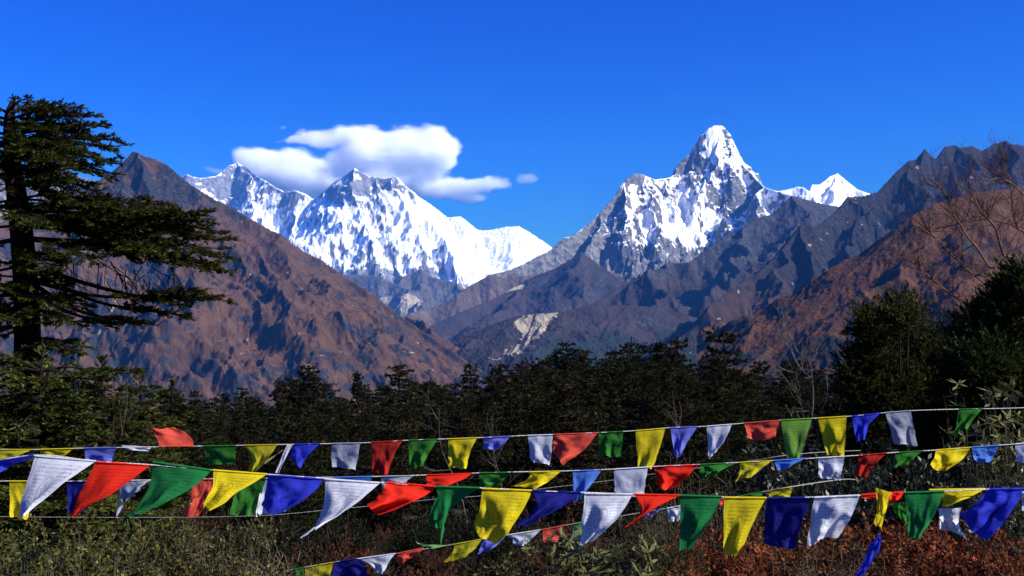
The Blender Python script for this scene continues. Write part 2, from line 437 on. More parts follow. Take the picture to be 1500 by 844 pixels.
def slip_masks(i):
    m = hill_masks(i)
    m['scree'] = poly_mask(i, SLIP) * (0.8 + 0.8 * fbm(i['px'] / 7 + i['py'] / 18, i['py'] / 40, 4, 5)) \
        + 0.55 * sstep(2.2, 0.6, np.abs(i['py'] - (524 + 3 * np.sin(i['px'] / 6)))) * sstep(700, 712, i['px']) * sstep(745, 735, i['px'])
    m['green'] = sstep(474, 505, i['py'] + 16 * i['n'](180, 3)) * sstep(765, 800, i['px']) * 0.6
    return m
mountain("low valley hill with a pale landslide scar", [M7, [(756,463,7000),(740,495,6300),(720,515,5900)], [(827,456,6950),(810,490,6200),(790,520,5700)]], (560, 1180), (5000, 8200), (760, 340), m_hill,
         s=(0.5, 0.36, 500), rib=(300, 0.15, 32), grain=4, lump=0.3, seed=61, masks=slip_masks)

# --- left: grey rocks with snow patches far left, then the big brown mountain
m_grey = mountain_mat("grey_rock", (0.12, 0.1, 0.085), (0.16, 0.13, 0.11), (0.1, 0.1, 0.105), (0.22, 0.21, 0.21), 12)
M0 = [(-160,250,9300),(-60,232,9200),(0,240,9100),(40,256,9000),(64,251,9000),(82,246,9000),(99,248,9000),(117,258,8900),(142,264,8800),(190,285,8600),(260,330,8400)]
mountain("grey rock wall with snow streaks behind the fir tree", [M0, [(64,251,9000),(75,310,8200)], [(117,258,8900),(125,310,8200)]], (-200, 300), (6800, 10500), (360, 240), m_grey,
         s=(1.4, 0.8, 400), rib=(230, 0.4, 110), grain=12, seed=71, masks=lambda i: dict(rock=np.ones_like(i['Z']), snow=-0.4 + 0.9 * i['n'](170, 2) + (i['nz'] - 0.55) * 1.5 - 0.7 * sstep(110, 150, i['px'])))
M1 = [(-220,330,5600),(-100,345,5700),(0,325,6000),(60,300,6200),(110,277,6350),(142,264,6450),(156,262,6500),(163,252,6550),(174,248,6600),(185,234,6650),(195,221,6700),(204,225,6700),(213,229,6700),(227,233,6700),(242,239,6680),(252,247,6650),(264,258,6620),
      (282,272,6600),(314,291,6550),(342,304,6550),(367,320,6500),(399,338,6450),(428,357,6450),(449,370,6400),(470,380,6400),(495,398,6350),(524,416,6300),(552,434,6250),(581,458,6200),(605,475,6150),(632,494,6050),(660,512,5950),(690,532,5850),(730,556,5700)]
def left_masks(i):
    st = i['n'](110, 1); big = i['n'](420, 2, 4)
    peak = sstep(340, 270, i['py'] + 20 * st + 0.25 * np.abs(i['px'] - 190))
    rock = -0.08 + peak * 1.1 + 0.8 * st + 0.8 * big + (0.72 - i['nz']) * 2.2
    tr = sstep(1.7, 0.5, np.abs(i['py'] - (516 + 6 * np.sin(i['px'] / 23) - 0.03 * (i['px'] - 440)))) * sstep(430, 440, i['px']) * sstep(640, 600, i['px']) * (0.28 + 0.5 * i['n'](90, 14))
    gul = sstep(3.5, 0.8, np.abs(i['px'] - np.interp(i['py'], [400, 430, 460, 500], [188, 178, 160, 140]) - 4 * st)) * sstep(395, 410, i['py']) * sstep(502, 490, i['py']) * (0.5 + 0.5 * i['n'](60, 12))
    speck = sstep(0.75, 1.0, i['n'](45, 9)) * 0.6
    return dict(rock=rock, scree=np.maximum.reduce([tr, gul, speck]))
m_left = mountain_mat("brown_slope", (0.046, 0.025, 0.015), (0.088, 0.045, 0.025), (0.01, 0.01, 0.014), (0.038, 0.035, 0.037), 4.5)  # rock tones darkened to stand in for shade on the summit face
mountain("big brown mountain with a rocky summit toned dark as shade at left", [M1, ([(195,221,6700),(213,246,6450),(236,285,6150),(250,325,5900),(290,400,5300)], (1.5, 0.65, 300)), ([(174,248,6600),(150,300,6100),(110,350,5600)], (1.2, 0.6, 300)),
          ([(282,272,6600),(320,330,6200),(370,390,5800),(430,440,5300),(470,500,4900)], (0.9, 0.55, 300)), ([(399,338,6450),(420,385,6000),(490,450,5500),(560,520,5000)], (0.9, 0.55, 300)), ([(495,398,6350),(540,460,5800),(610,520,5300)], (0.9, 0.55, 300))],
         (-260, 800), (3600, 7800), (860, 460), m_left, s=(1.2, 0.5, 420), rib=(230, 0.3, 60), skew=0.7, grain=6, lump=0.35, warp=0.2, ribsq=0.14, big=2.8, masks=left_masks, seed=81)

# --- right: dark jagged range with a pyramid spur, then the brown hill
M5 = [(1760,240,7600),(1640,205,7500),(1560,196,7400),(1520,210,7300),(1500,213,7300),(1480,210,7250),(1472,205,7200),(1459,208,7200),(1445,217,7150),(1438,221,7150),(1424,213,7150),(1409,215,7100),(1399,212,7100),(1384,214,7050),(1372,231,7000),(1363,226,7000),(1355,217,7000),
      (1342,233,6950),(1331,235,6900),(1313,251,6850),(1296,269,6800),(1285,281,6750),(1260,287,6700),(1242,288,6650),(1232,301,6550),(1217,315,6450),(1200,329,6300),(1192,333,6200),(1182,321,6100),(1175,326,6080),(1160,347,6000),(1146,365,5900),(1125,386,5800),(1110,398,5700),(1085,416,5600),(1060,441,5450),(1042,459,5350),(1005,488,5200),(960,515,5000)]
r5 = [([(1182,321,6100),(1188,380,5650),(1200,440,5200),(1210,500,4800)], (1.3, 0.75, 250)), ([(1146,365,5900),(1140,420,5450),(1130,480,5000)], (1.2, 0.7, 250)), ([(1242,288,6650),(1255,350,6100),(1268,410,5600)], (1.2, 0.8, 300)),
      ([(1355,217,7000),(1350,280,6500),(1345,320,6200)], (1.4, 0.9, 300)), ([(1399,212,7100),(1405,270,6600)], (1.4, 0.9, 300)), ([(1472,205,7200),(1465,260,6700)], (1.4, 0.9, 300)), ([(1085,416,5600),(1075,470,5100)], (1.2, 0.7, 250))]
def right_masks(i):
    st = i['n'](90, 1); big = i['n'](340, 2, 4)
    rock = 0.75 + 0.8 * st + 0.6 * big + (0.66 - i['nz']) * 2 - 0.9 * sstep(380, 450, i['py'] + 25 * big) 
    return dict(rock=rock, scree=sstep(0.6, 0.9, i['n'](70, 9)) * 0.6, green=sstep(470, 510, i['py'] + 20 * st) * 0.6)
m_right = mountain_mat("dark_rock", (0.024, 0.0145, 0.012), (0.046, 0.026, 0.019), (0.008, 0.008, 0.011), (0.027, 0.0255, 0.028), 4.5)
mountain("dark jagged mountain range with a pointed spur at right", [M5] + r5, (900, 1800), (3900, 8600), (860, 460), m_right, s=(1.6, 0.62, 420), rib=(190, 0.45, 110), skew=-0.25, grain=9, masks=right_masks, seed=91)
M6 = [(1900,170,3300),(1700,215,3300),(1600,245,3250),(1500,272,3200),(1463,278,3150),(1427,281,3130),(1395,290,3100),(1367,299,3080),(1338,315,3050),(1324,333,3020),(1296,354,2980),(1278,374,2950),(1246,397,2900),(1221,425,2850),(1196,450,2800),(1168,478,2730),(1130,508,2650),(1080,545,2500)]
def r6_masks(i):
    st = i['n'](55, 1); big = i['n'](220, 2, 4)
    return dict(rock=-0.1 + 0.8 * st + 0.7 * big + (0.7 - i['nz']) * 2, green=sstep(430, 520, i['py'] + 60 * big) * 0.5 + 0.3 * st)
m_r6 = mountain_mat("rust_slope", (0.048, 0.021, 0.010), (0.09, 0.038, 0.016), (0.014, 0.012, 0.012), (0.035, 0.028, 0.025), 2.6)
mountain("rusty brown hillside behind the bare birch at right", [M6, ([(1338,315,3050),(1320,380,2750),(1290,440,2500)], (0.8, 0.5, 200)), ([(1427,281,3130),(1420,350,2750),(1400,420,2400)], (0.8, 0.5, 200))], (1020, 1950), (1700, 3800), (560, 320), m_r6,
         s=(0.75, 0.5, 260), rib=(120, 0.16, 15), skew=-0.3, grain=2.2, lump=0.4, warp=0.14, big=2.6, masks=r6_masks, seed=101, base=-700)

# ================================================================ ground
def ground_z(x, y):
    x = np.asarray(x, float); y = np.asarray(y, float)
    prof = np.interp(y, [-3000, -200, -20, 0, 3, 8, 20, 40, 70, 110, 170, 230, 330, 600, 1500, 3000, 5000, 8000, 14000, 20000, 60000],
                     [900, 40, 3, 0, -0.15, -1.0, -3.2, -6.0, -9.0, -12.0, -16.5, -21, -45, -160, -480, -620, -330, -110, 60, 300, 300])
    side = 0.03 * np.clip(x, -150, 150) * sstep(20, 120, y) + 0.0
    rough = 0.12 * fbm(x / 3, y / 3, 3, 4) + sstep(15, 80, y) * 1.2 * fbm(x / 30, y / 30, 3, 6)
    far = sstep(900, 3000, np.abs(x)) * 0
    return prof + side + rough + far
def build_ground():
    na, nr = 360, 260
    r = np.concatenate([[0.4], np.geomspace(1.0, 29000, nr - 1)])
    a = np.arange(na) / na * 2 * math.pi
    RR, AA = np.meshgrid(r, a, indexing='ij')
    x, y = RR * np.sin(AA), RR * np.cos(AA)
    z = ground_z(x, y)
    V = np.stack([x, y, z], -1).reshape(-1, 3)
    V = np.vstack([V, [[0, 0, float(ground_z(0, 0))]]])
    i = np.arange(nr - 1)[:, None] * na; j = np.arange(na)[None]; j2 = (j + 1) % na
    Q = np.stack([i + j, i + na + j, i + na + j2, i + j2], -1).reshape(-1, 4)
    me = make_mesh("ground", V, Q, True)
    t = NT("ground_soil")
    g = t.new("NewGeometry").outputs['Position']
    n1 = t.noise(g, 0.9, 6, 0.65); n2 = t.noise(g, 0.12, 4)
    c = t.mix(t.ramp(n1, (0.4, 0.0), (0.62, 1.0)), (0.016, 0.013, 0.008), (0.05, 0.036, 0.02))
    c = t.mix(t.ramp(n2, (0.45, 0.0), (0.6, 0.8)), c, (0.02, 0.024, 0.011))
    o = link("ground", me, t.done(t.principled(c, 0.95, 0.05, t.bump(n1, 0.6, 0.08))))
    tag(o, "dark earthy hillside falling away below the flags to the forest", "ground", kind='structure')
build_ground()

# ================================================================ air
hz = NT("haze_air")
pv = hz.new("VolumePrincipled")
pv.inputs['Color'].default_value = (0.08, 0.34, 1.0, 1)
pv.inputs['Density'].default_value = 1.45e-5
pv.inputs['Anisotropy'].default_value = 0.0
hz.l.new(pv.outputs[0], hz.out.inputs['Volume'])
def box_mesh(name, lo, hi):
    (x0, y0, z0), (x1, y1, z1) = lo, hi
    V = [(x0,y0,z0),(x1,y0,z0),(x1,y1,z0),(x0,y1,z0),(x0,y0,z1),(x1,y0,z1),(x1,y1,z1),(x0,y1,z1)]
    return make_mesh(name, V, [(0,3,2,1),(4,5,6,7),(0,1,5,4),(1,2,6,5),(2,3,7,6),(3,0,4,7)])
if True:
    ho = link("haze", box_mesh("haze", (-29500, -29500, -960), (29500, 29500, 5300)), hz.m)
    tag(ho, "thin blue air between the viewer and the far peaks", "haze", kind='stuff')
# ================================================================ clouds (beyond the air box)
def cloud(label, blobs, Y, seed, rho=5e-3, soft=0.4, namp=1.3, nscale=1/900., depth=0.34):
    """blobs: (px, py, half width px, half height px)"""
    k = Y / F
    C = np.array([at(b[0], b[1], Y) for b in blobs]); C[:, 1] += np.array([(i * 37 % 11 - 5) * 25.0 for i in range(len(blobs))])
    Rr = np.array([(b[2] * k, max(b[3] * k * 1.3, min(b[2] * k * depth, 900)), b[3] * k) for b in blobs])
    lo = (C - Rr * 1.15).min(0); hi = (C + Rr * 1.15).max(0)
    t = NT("cloud_vapour")
    P = t.new("NewGeometry").outputs['Position']
    wv = t.new("TexNoise"); t.set(wv, 'Vector', P); t.set(wv, 'Scale', nscale * 0.6); t.set(wv, 'Detail', 2.0)
    off = t.vmath('MULTIPLY', t.vmath('SUBTRACT', wv.outputs[1], (0.5, 0.5, 0.5)), (1500, 600, 520))
    PW = t.vmath('ADD', P, off)
    d = None
    for c, r in zip(C, Rr):
        q = t.vmath('MULTIPLY', t.vmath('SUBTRACT', PW, tuple(c)), tuple(1 / r))
        ln = t.vmath('LENGTH', q, out=1)
        d = ln if d is None else t.math('SMOOTH_MIN', d, ln)
        if d is not ln: d.node.inputs[2].default_value = 0.3
    n = t.noise(t.vmath('MULTIPLY', P, (0.55, 1.0, 1.5)), nscale, 9, 0.68)
    n2 = t.noise(P, nscale * 3.5, 6, 0.66)
    e = t.math('ADD', t.math('ADD', d, t.math('MULTIPLY', t.math('SUBTRACT', n, 0.5), namp)), t.math('MULTIPLY', t.math('SUBTRACT', n2, 0.5), 0.55))
    mr = t.new("MapRange", interpolation_type='SMOOTHSTEP', clamp=True)
    t.set(mr, 0, e); t.set(mr, 1, 1.0); t.set(mr, 2, 1.0 - soft); t.set(mr, 3, 0.0); t.set(mr, 4, rho)
    v = t.new("VolumeScatter"); v.inputs['Color'].default_value = (1, 1, 1, 1); v.inputs['Anisotropy'].default_value = 0.0
    t.l.new(mr.outputs[0], v.inputs['Density'])
    t.l.new(v.outputs[0], t.out.inputs['Volume'])
    t.m.cycles.volume_step_rate = 0.12
    o = link("cloud", box_mesh("cloud", lo, hi), t.m)
    tag(o, label, "cloud", kind='thing')
    return o
cloud("long white cloud bank spilling over the snow wall summits",
      [(400,243,64,30),(445,258,66,30),(362,232,30,17),(490,268,50,26),(455,284,40,18),(425,272,40,20),(550,262,60,26),(520,250,50,24),(430,205,34,8),(480,202,60,15),(520,198,45,16),(560,225,60,26),(600,222,60,34),(640,212,40,27),(655,228,30,24),(560,250,60,22),(610,258,55,24),
       (520,238,40,20),(500,280,30,14),(650,275,60,18),(700,272,44,15),(690,288,30,10),(540,222,40,30)], 32500, 1)
cloud("small detached white cloud puff at the far right of the cloud bank", [(768,264,23,8),(752,266,12,5)], 32500, 2, soft=0.7, rho=2.2e-3)
cloud("faint thin cloud strip left of the cloud bank", [(310,251,20,6),(330,246,12,5)], 32500, 3, soft=0.7, rho=2e-3)
cloud("tiny cloud wisp high above the cloud bank", [(408,186,11,4)], 32500, 4, soft=0.8, rho=1.0e-3)
# ================================================================ plants
def leaf_mat(name, a, b, c=None, trans=0.25, rough=0.7, spec=0.04, scale=1.5):
    """leaf colour varies from clump to clump and leaf to leaf"""
    t = NT(name)
    P = t.coord('Object')
    oi = t.new("ObjectInfo").outputs['Random']
    n = t.noise(P, scale, 3, 0.6); n2 = t.noise(P, scale * 9, 2)
    col = t.mix(t.ramp(n, (0.38, 0.0), (0.62, 1.0)), a, b)
    if c: col = t.mix(t.ramp(n2, (0.55, 0.0), (0.68, 1.0)), col, c)
    hsv = t.new("HueSaturation"); t.set(hsv, 'Color', col)
    t.set(hsv, 'Value', t.math('ADD', t.math('MULTIPLY', oi, 0.6), 0.7))
    t.set(hsv, 'Hue', t.math('ADD', t.math('MULTIPLY', t.math('FRACT', t.math('MULTIPLY', oi, 7.3)), 0.03), 0.487))
    p = t.principled(hsv.outputs[0], rough, spec)
    tr = t.new("BsdfTranslucent"); t.set(tr, 'Color', hsv.outputs[0])
    m = t.new("MixShader"); t.set(m, 0, trans); t.l.new(p.outputs[0], m.inputs[1]); t.l.new(tr.outputs[0], m.inputs[2])
    return t.done(m)
def bark_mat(name, a, b, scale=9, rough=0.9):
    t = NT(name)
    P = t.coord('Object')
    n = t.noise(t.vmath('MULTIPLY', P, (1, 1, 0.35)), scale, 5, 0.65)
    return t.done(t.principled(t.mix(t.ramp(n, (0.38, 0.0), (0.62, 1.0)), a, b), rough, 0.1, t.bump(n, 0.7, 0.02)))
FIR = leaf_mat("fir_needles", (0.005, 0.007, 0.002), (0.018, 0.018, 0.005), (0.055, 0.048, 0.012), scale=0.5)
FIRNEAR = leaf_mat("fir_sprays", (0.02, 0.026, 0.006), (0.058, 0.062, 0.012), (0.11, 0.105, 0.022), scale=1.6)
FIRDARK = leaf_mat("dark_needles", (0.011, 0.016, 0.005), (0.03, 0.038, 0.011), (0.065, 0.072, 0.02), scale=1.0)
FIRWARM = leaf_mat("brownish_fir_needles", (0.016, 0.012, 0.005), (0.035, 0.026, 0.009), (0.05, 0.034, 0.012), scale=0.7)
JUN = leaf_mat("juniper_scales", (0.018, 0.021, 0.006), (0.05, 0.054, 0.014), (0.1, 0.1, 0.028), scale=2.0)
BARK = bark_mat("fir_bark", (0.006, 0.004, 0.003), (0.02, 0.011, 0.008))
PALEBARK = bark_mat("pale_bark", (0.09, 0.075, 0.06), (0.22, 0.19, 0.155))
GREYBARK = bark_mat("weathered_bark", (0.03, 0.024, 0.02), (0.11, 0.09, 0.072))
BIRCHT = bark_mat("birch_twig", (0.04, 0.018, 0.012), (0.13, 0.065, 0.04), 5)
BIRCH = bark_mat("birch_bark", (0.075, 0.038, 0.024), (0.2, 0.11, 0.07))
TWIGD = bark_mat("dark_twig", (0.02, 0.015, 0.011), (0.05, 0.04, 0.03), 4)
TWIG = bark_mat("grey_twig", (0.05, 0.042, 0.033), (0.2, 0.17, 0.135), 4)

def needles(buf, A, B, nb, L, W, rng, up=0.25, spread=0.9):
    """flat sprays of needle clumps along the twigs A -> B"""
    K = len(A); d = unit(B - A)
    t = rng.random((K, nb, 1)) ** 0.8
    P = A[:, None] + (B - A)[:, None] * t
    side = unit(np.cross(d, (0, 0, 1)))[:, None] * rng.choice([-1, 1], (K, nb, 1))
    D = unit(d[:, None] * (0.5 + 0.6 * rng.random((K, nb, 1))) + side * spread * rng.random((K, nb, 1)) + np.array((0, 0, 1)) * (rng.normal(up, 0.28, (K, nb, 1))))
    S = unit(np.cross(D, rng.normal(0, 0.45, (K, nb, 3)) + np.array((0, 0, 1))))
    s = (0.6 + 0.7 * rng.random(K * nb))
    buf.blades(P.reshape(-1, 3), D.reshape(-1, 3), S.reshape(-1, 3), L * s, W * s)

def bough(tb, cb, p0, p1, rng, r0, dens=9, tw=0.32, nb=12, L=0.12, W=0.045, start=0.3, droop=0.06, sag=None, bare=0.0):
    """a limb from p0 to p1 with side twigs in flat sprays"""
    p0, p1 = np.asarray(p0, float), np.asarray(p1, float)
    ln = np.linalg.norm(p1 - p0)
    mid = (p0 + p1) / 2 + np.array((rng.normal(0, 0.04), rng.normal(0, 0.04), (0.08 if sag is None else sag))) * ln
    c = curve_pts([p0, mid, p1], 12)
    tb.tube(c, np.linspace(r0, r0 * 0.22, len(c)), 5)
    n = max(3, int(dens * ln))
    A, B = [], []
    for k in range(n):
        t = start + (1 - start) * (k + rng.random()) / n
        f = t * (len(c) - 1); i = min(int(f), len(c) - 2); p = c[i] + (c[i + 1] - c[i]) * (f - i)
        d = unit(c[i + 1] - c[i]); s = unit(np.cross(d, (0, 0, 1))) * (1 if k % 2 else -1)
        q = d * rng.uniform(0.4, 0.9) + s * rng.uniform(0.4, 1.0) + np.array((0, 0, rng.normal(0.02, 0.16)))
        l = tw * ln ** 0.5 * (1.15 - 0.65 * t) * rng.uniform(0.6, 1.25)
        e = p + unit(q) * l + np.array((0, 0, -droop * l))
        tb.tube([p, (p + e) / 2 + np.array((0, 0, 0.03 * l)), e], [r0 * 0.25, r0 * 0.16, r0 * 0.08], 3)
        if rng.random() < bare: continue
        A.append(p + (e - p) * 0.12); B.append(e)
        if l > 0.25:
            for _ in range(3):
                u = rng.uniform(0.35, 0.9); b0 = p + (e - p) * u
                dd = unit(e - p); ss = unit(np.cross(dd, (0, 0, 1))) * rng.choice([-1, 1])
                b1 = b0 + (dd * 0.7 + ss * 0.7 + np.array((0, 0, rng.normal(0, 0.12)))) * l * rng.uniform(0.25, 0.5)
                A.append(b0); B.append(b1)
    A.append(c[-3]); B.append(c[-1])
    needles(cb, np.array(A), np.array(B), nb, L, W, rng, 0.2)

def fir_proto(seed, H, Rm, flat, gaps=0.2, leaf=0.34):
    """one far fir: bare-ish pole, tiers of level boughs, flat or spired top; built at H metres"""
    rng = np.random.default_rng(seed)
    tb, cb = Buf(), Buf()
    lean = rng.normal(0, 0.03, 2)
    tp = lambda h: np.array((lean[0] * h * H + 0.1 * math.sin(h * 5 + seed), lean[1] * h * H, h * H))
    tb.tube([tp(h) for h in np.linspace(0, 1, 9)], np.linspace(0.02 * H, 0.004 * H, 9), 6)
    A, B = [], []
    h = 0.03
    while h < 0.985:
        if rng.random() > gaps * (0.4 if h > 0.85 else 1):
            prof = (1 - h) ** 0.75 * (1 - flat) + flat * (0.5 + 0.5 * math.sin(min(1, h * 1.25) * math.pi)) * (1 if h < 0.93 else 0.75)
            az0 = rng.random() * 6.28
            nb = rng.integers(4, 7)
            for k in range(nb):
                az = az0 + k / nb * 6.28 + rng.normal(0, 0.3)
                ln = Rm * max(0.16, prof, 0.62 if h < 0.45 else 0) * rng.uniform(0.5, 1.15)
                d = np.array((math.cos(az), math.sin(az), rng.normal(0.02, 0.1) + 0.35 * max(0, h - 0.8) * 3))
                p0 = tp(h); p1 = p0 + d * ln
                tb.tube([p0, (p0 + p1) / 2 + (0, 0, 0.05 * ln), p1], [0.006 * H, 0.004 * H, 0.001 * H], 3)
                s = np.array((-d[1], d[0], 0))
                for j in range(max(4, int(ln * 6.5))):
                    t = rng.uniform(0.25, 1.0); a = p0 + (p1 - p0) * t
                    A.append(a); B.append(a + (d * 0.6 + s * rng.choice([-1, 1]) * rng.uniform(0.3, 1)) * ln * 0.34 * (1.25 - 0.7 * t) + (0, 0, rng.normal(0.0, 0.12)))
        h += rng.uniform(0.035, 0.06) * (1.0 if h < 0.8 else 0.7)
    A.append(tp(0.95)); B.append(tp(1.01))
    needles(cb, np.array(A), np.array(B), 10, leaf, leaf * 0.42, rng, 0.18)
    return tb.mesh("trunk"), cb.mesh("crown")

def tree_thing(name, meshes, mats, loc, rz, sc_, label, cat, group=None, parts=("trunk", "crown")):
    o = empty(name, loc, rz); o.scale = (sc_[0], sc_[0], sc_[1])
    tag(o, label, cat, group)
    for pn, me, m in zip(parts, meshes, mats):
        ch = link(pn, me, None, o)
        if not me.materials: me.materials.append(m)
        if me.materials[0] != m:
            ch.material_slots[0].link = 'OBJECT'; ch.material_slots[0].material = m
    return o

rng = np.random.default_rng(11)
protos = [fir_proto(100 + i, 14.0, rr, fl, gp) for i, (rr, fl, gp) in enumerate([(3.0, 0.95, 0.12), (3.6, 1.1, 0.18), (2.8, 0.7, 0.1), (3.3, 0.9, 0.22), (2.5, 0.55, 0.12), (3.5, 1.0, 0.1), (3.0, 0.8, 0.28), (3.7, 0.9, 0.08)])]
SKYL = [(0, 560), (250, 572), (300, 560), (340, 572), (400, 558), (430, 545), (470, 562), (520, 566), (570, 545), (600, 556), (640, 548), (690, 556), (720, 535), (760, 525), (800, 522), (840, 512), (880, 508), (930, 505), (980, 508), (1030, 512), (1070, 520), (1110, 535), (1150, 525), (1200, 530), (1260, 520), (1350, 500), (1500, 480)]
def skyl(px): return float(np.interp(px, [p[0] for p in SKYL], [p[1] for p in SKYL]))
def plant_fir(px, Y, ptop, pi, label, group, wid=1.0, mat=FIR, rz=None):
    top = at(px, ptop, Y); gz = float(ground_z(top[0], Y))
    h = top[2] - gz + 0.3
    if h < 1.5: return None
    k = h / 14.0
    return tree_thing("fir_tree", protos[pi], (BARK, mat), (top[0], Y, gz - 0.3), rng.random() * 6.28 if rz is None else rz, (min(max(k, 0.36), 1.25) * wid, k), label, "tree", group)
FG = "firs of the forest below the mountains"
rows = [(205, 36), (182, 38), (160, 36), (140, 33), (122, 30), (105, 26), (90, 23), (78, 20), (66, 17), (56, 14), (47, 11)]
nplaced = 0
for ri, (Y, n) in enumerate(rows):
    for k in range(n):
        px = -80 + 1660 * (k + rng.uniform(0.1, 0.9)) / n
        y = Y * rng.uniform(0.94, 1.06)
        drop = 8 * ri + abs(rng.normal(0, 8)) - 4
        if plant_fir(px, y, skyl(px) + drop, int(rng.integers(0, len(protos))), "dark fir tree standing among many others in the forest band", FG, rng.uniform(0.95, 1.4), FIR if (k * 7 + ri * 3) % 6 else FIRWARM): nplaced += 1
# past the three hundred: the small far firs that fill the wood between them read as one mass
def forest_mass(n):
    r2 = np.random.default_rng(404)
    small = []
    for q in range(5):
        a, b = Buf(), Buf()
        H, Rm, flat = 14.0, 2.9, (0.9, 0.6, 1.0, 0.75, 0.5)[q]
        a.tube([(0, 0, 0), (0, 0, H)], [0.22, 0.03], 4)
        A, B = [], []
        for h in np.arange(0.12, 0.99, 0.062):
            prof = (1 - h) ** 0.75 * (1 - flat) + flat * (0.5 + 0.5 * math.sin(min(1, h * 1.25) * math.pi))
            for k in range(5):
                az = r2.random() * 6.28; d = np.array((math.cos(az), math.sin(az), r2.normal(0.02, 0.1))); ln = Rm * max(0.2, prof) * r2.uniform(0.5, 1.15)
                for j in range(3):
                    p = np.array((0, 0, h * H)) + d * ln * r2.uniform(0.2, 0.8); A.append(p); B.append(p + (d + r2.normal(0, 0.5, 3) * (1, 1, 0.3)) * ln * 0.3)
        needles(b, np.array(A), np.array(B), 9, 0.5, 0.2, r2, 0.15)
        V = np.concatenate(a.v + b.v); Q = np.concatenate(a.q + [x + a.n for x in b.q]); small.append((V, Q))
    out = Buf()
    for k in range(n):
        Y = r2.uniform(75, 215); px = r2.uniform(-90, 1590); t_ = at(px, skyl(px) + 15 + (215 - Y) * 0.5 * r2.random() + abs(r2.normal(0, 9)), Y); gz = float(ground_z(t_[0], Y))
        h = t_[2] - gz + 0.3
        if h < 2: continue
        V, Q = small[k % 5]; c, s_ = math.cos(k * 2.4), math.sin(k * 2.4); w_ = h / 14 * r2.uniform(0.8, 1.2)
        out.add(np.stack([(V[:, 0] * c - V[:, 1] * s_) * w_ + t_[0], (V[:, 0] * s_ + V[:, 1] * c) * w_ + Y, V[:, 2] * h / 14 + gz - 0.3], -1), Q)
    o = link("forest", out.mesh("forest"), FIRMASS)
    tag(o, "far dark wood of small firs filling the slope below the mountains", "forest", kind='stuff')
FIRMASS = leaf_mat("far_fir_needles", (0.005, 0.007, 0.002), (0.018, 0.017, 0.005), (0.05, 0.036, 0.011), scale=0.12)
forest_mass(330)
# the ones that stand out on the skyline
for px, y, ptop, pi, lab in [(1069, 120, 485, 1, "tall flat topped fir rising alone above the forest before the dark range"),
                             (826, 150, 503, 0, "broad crowned fir on the forest skyline below the landslide scar"),
                             (995, 165, 494, 6, "thin pole fir with a small tuft rising above the right part of the forest"),
                             (970, 170, 500, 4, "slim bare poled fir beside the thin tufted one on the skyline"),
                             (582, 130, 533, 5, "wide flat crowned fir on the skyline left of the valley mouth"),
                             (458, 130, 538, 7, "bushy dark fir on the skyline before the brown mountain"),
                             (694, 150, 530, 2, "narrow pointed fir on the skyline under the valley mouth"),
                             (527, 140, 545, 4, "thin spire fir on the skyline beside the flat crowned one"),
                             (915, 160, 497, 3, "ragged topped fir on the skyline below the dark ridge")]:
    plant_fir(px, y, ptop, pi, lab, None, 1.0)

# ---- undergrowth shrubs on the slope between the flags and the forest
def shrub_proto(seed, r=1.0, n=900, L=0.09, W=0.04, up=0.4, twigs=60, hgt=1.0):
    rng = np.random.default_rng(seed)
    tb, cb = Buf(), Buf()
    ends = []
    for k in range(twigs):
        az = rng.random() * 6.28; el = math.acos(rng.uniform(0.05, 1))
        d = np.array((math.cos(az) * math.sin(el), math.sin(az) * math.sin(el), math.cos(el) * hgt))
        l = r * rng.uniform(0.65, 1.08) * (1 + 0.18 * math.sin(3 * az + seed))
        p = curve_pts([(0, 0, -0.1), d * l * 0.5 + rng.normal(0, 0.07, 3) * r, d * l + rng.normal(0, 0.06, 3) * r], 6)
        tb.tube(p, np.linspace(0.012, 0.003, len(p)) * r, 3)
        for u in range(2, len(p)): ends.append((p[u - 1], p[u]))
        for _ in range(3):
            q = p[-3] + rng.normal(0, 0.16, 3) * r + np.array((0, 0, 0.1 * r)); tb.tube([p[-4], q], [0.004 * r, 0.002 * r], 3); ends.append((p[-4], q))
    A = np.array([e[0] for e in ends]); B = np.array([e[1] for e in ends])
    i = rng.integers(0, len(A), n); t = rng.random((n, 1)) ** 0.6
    P = A[i] + (B - A)[i] * t + rng.normal(0, 0.035 * r, (n, 3))
    D = unit(unit(P) * 0.5 + rng.normal(0, 0.6, (n, 3)) + np.array((0, 0, up)))
    S = unit(np.cross(D, rng.normal(0, 0.5, (n, 3)) + np.array((0, 0, 1))))
    s = rng.uniform(0.6, 1.3, n)
    cb.blades(P, D, S, L * s, W * s)
    return tb.mesh("stems"), cb.mesh("leaves")
OLIVE = leaf_mat("olive_leaves", (0.005, 0.006, 0.002), (0.013, 0.013, 0.004), (0.04, 0.036, 0.012), scale=1.5)
REDLEAF = leaf_mat("russet_leaves", (0.03, 0.013, 0.007), (0.085, 0.028, 0.013), (0.13, 0.05, 0.02), scale=2.0)
DEEP = leaf_mat("deep_green_leaves", (0.0025, 0.004, 0.0015), (0.007, 0.009, 0.003), (0.02, 0.022, 0.006), scale=1.2)
up_ = [shrub_proto(300 + i, 1.0, 6500, 0.07, 0.03, 0.3, 70, h_) for i, h_ in enumerate((0.9, 1.15, 0.75, 1.3))]
UGM = [[(m.copy() if i else m) for m in (a, b)] for i in range(3) for a, b in up_]
def shrub_thing(kind, x, y, s, label, group=None, lift=0.0, rz=None, name="shrub"):
    mi, mat = kind
    o = empty(name, (x, y, float(ground_z(x, y)) + lift), rng.random() * 6.28 if rz is None else rz)
    o.scale = (s, s, s * rng.uniform(0.85, 1.15))
    tag(o, label, "shrub", group)
    link("stems", UGM[mi][0], TWIGD, o); link("leaves", UGM[mi][1], mat, o)
    return o
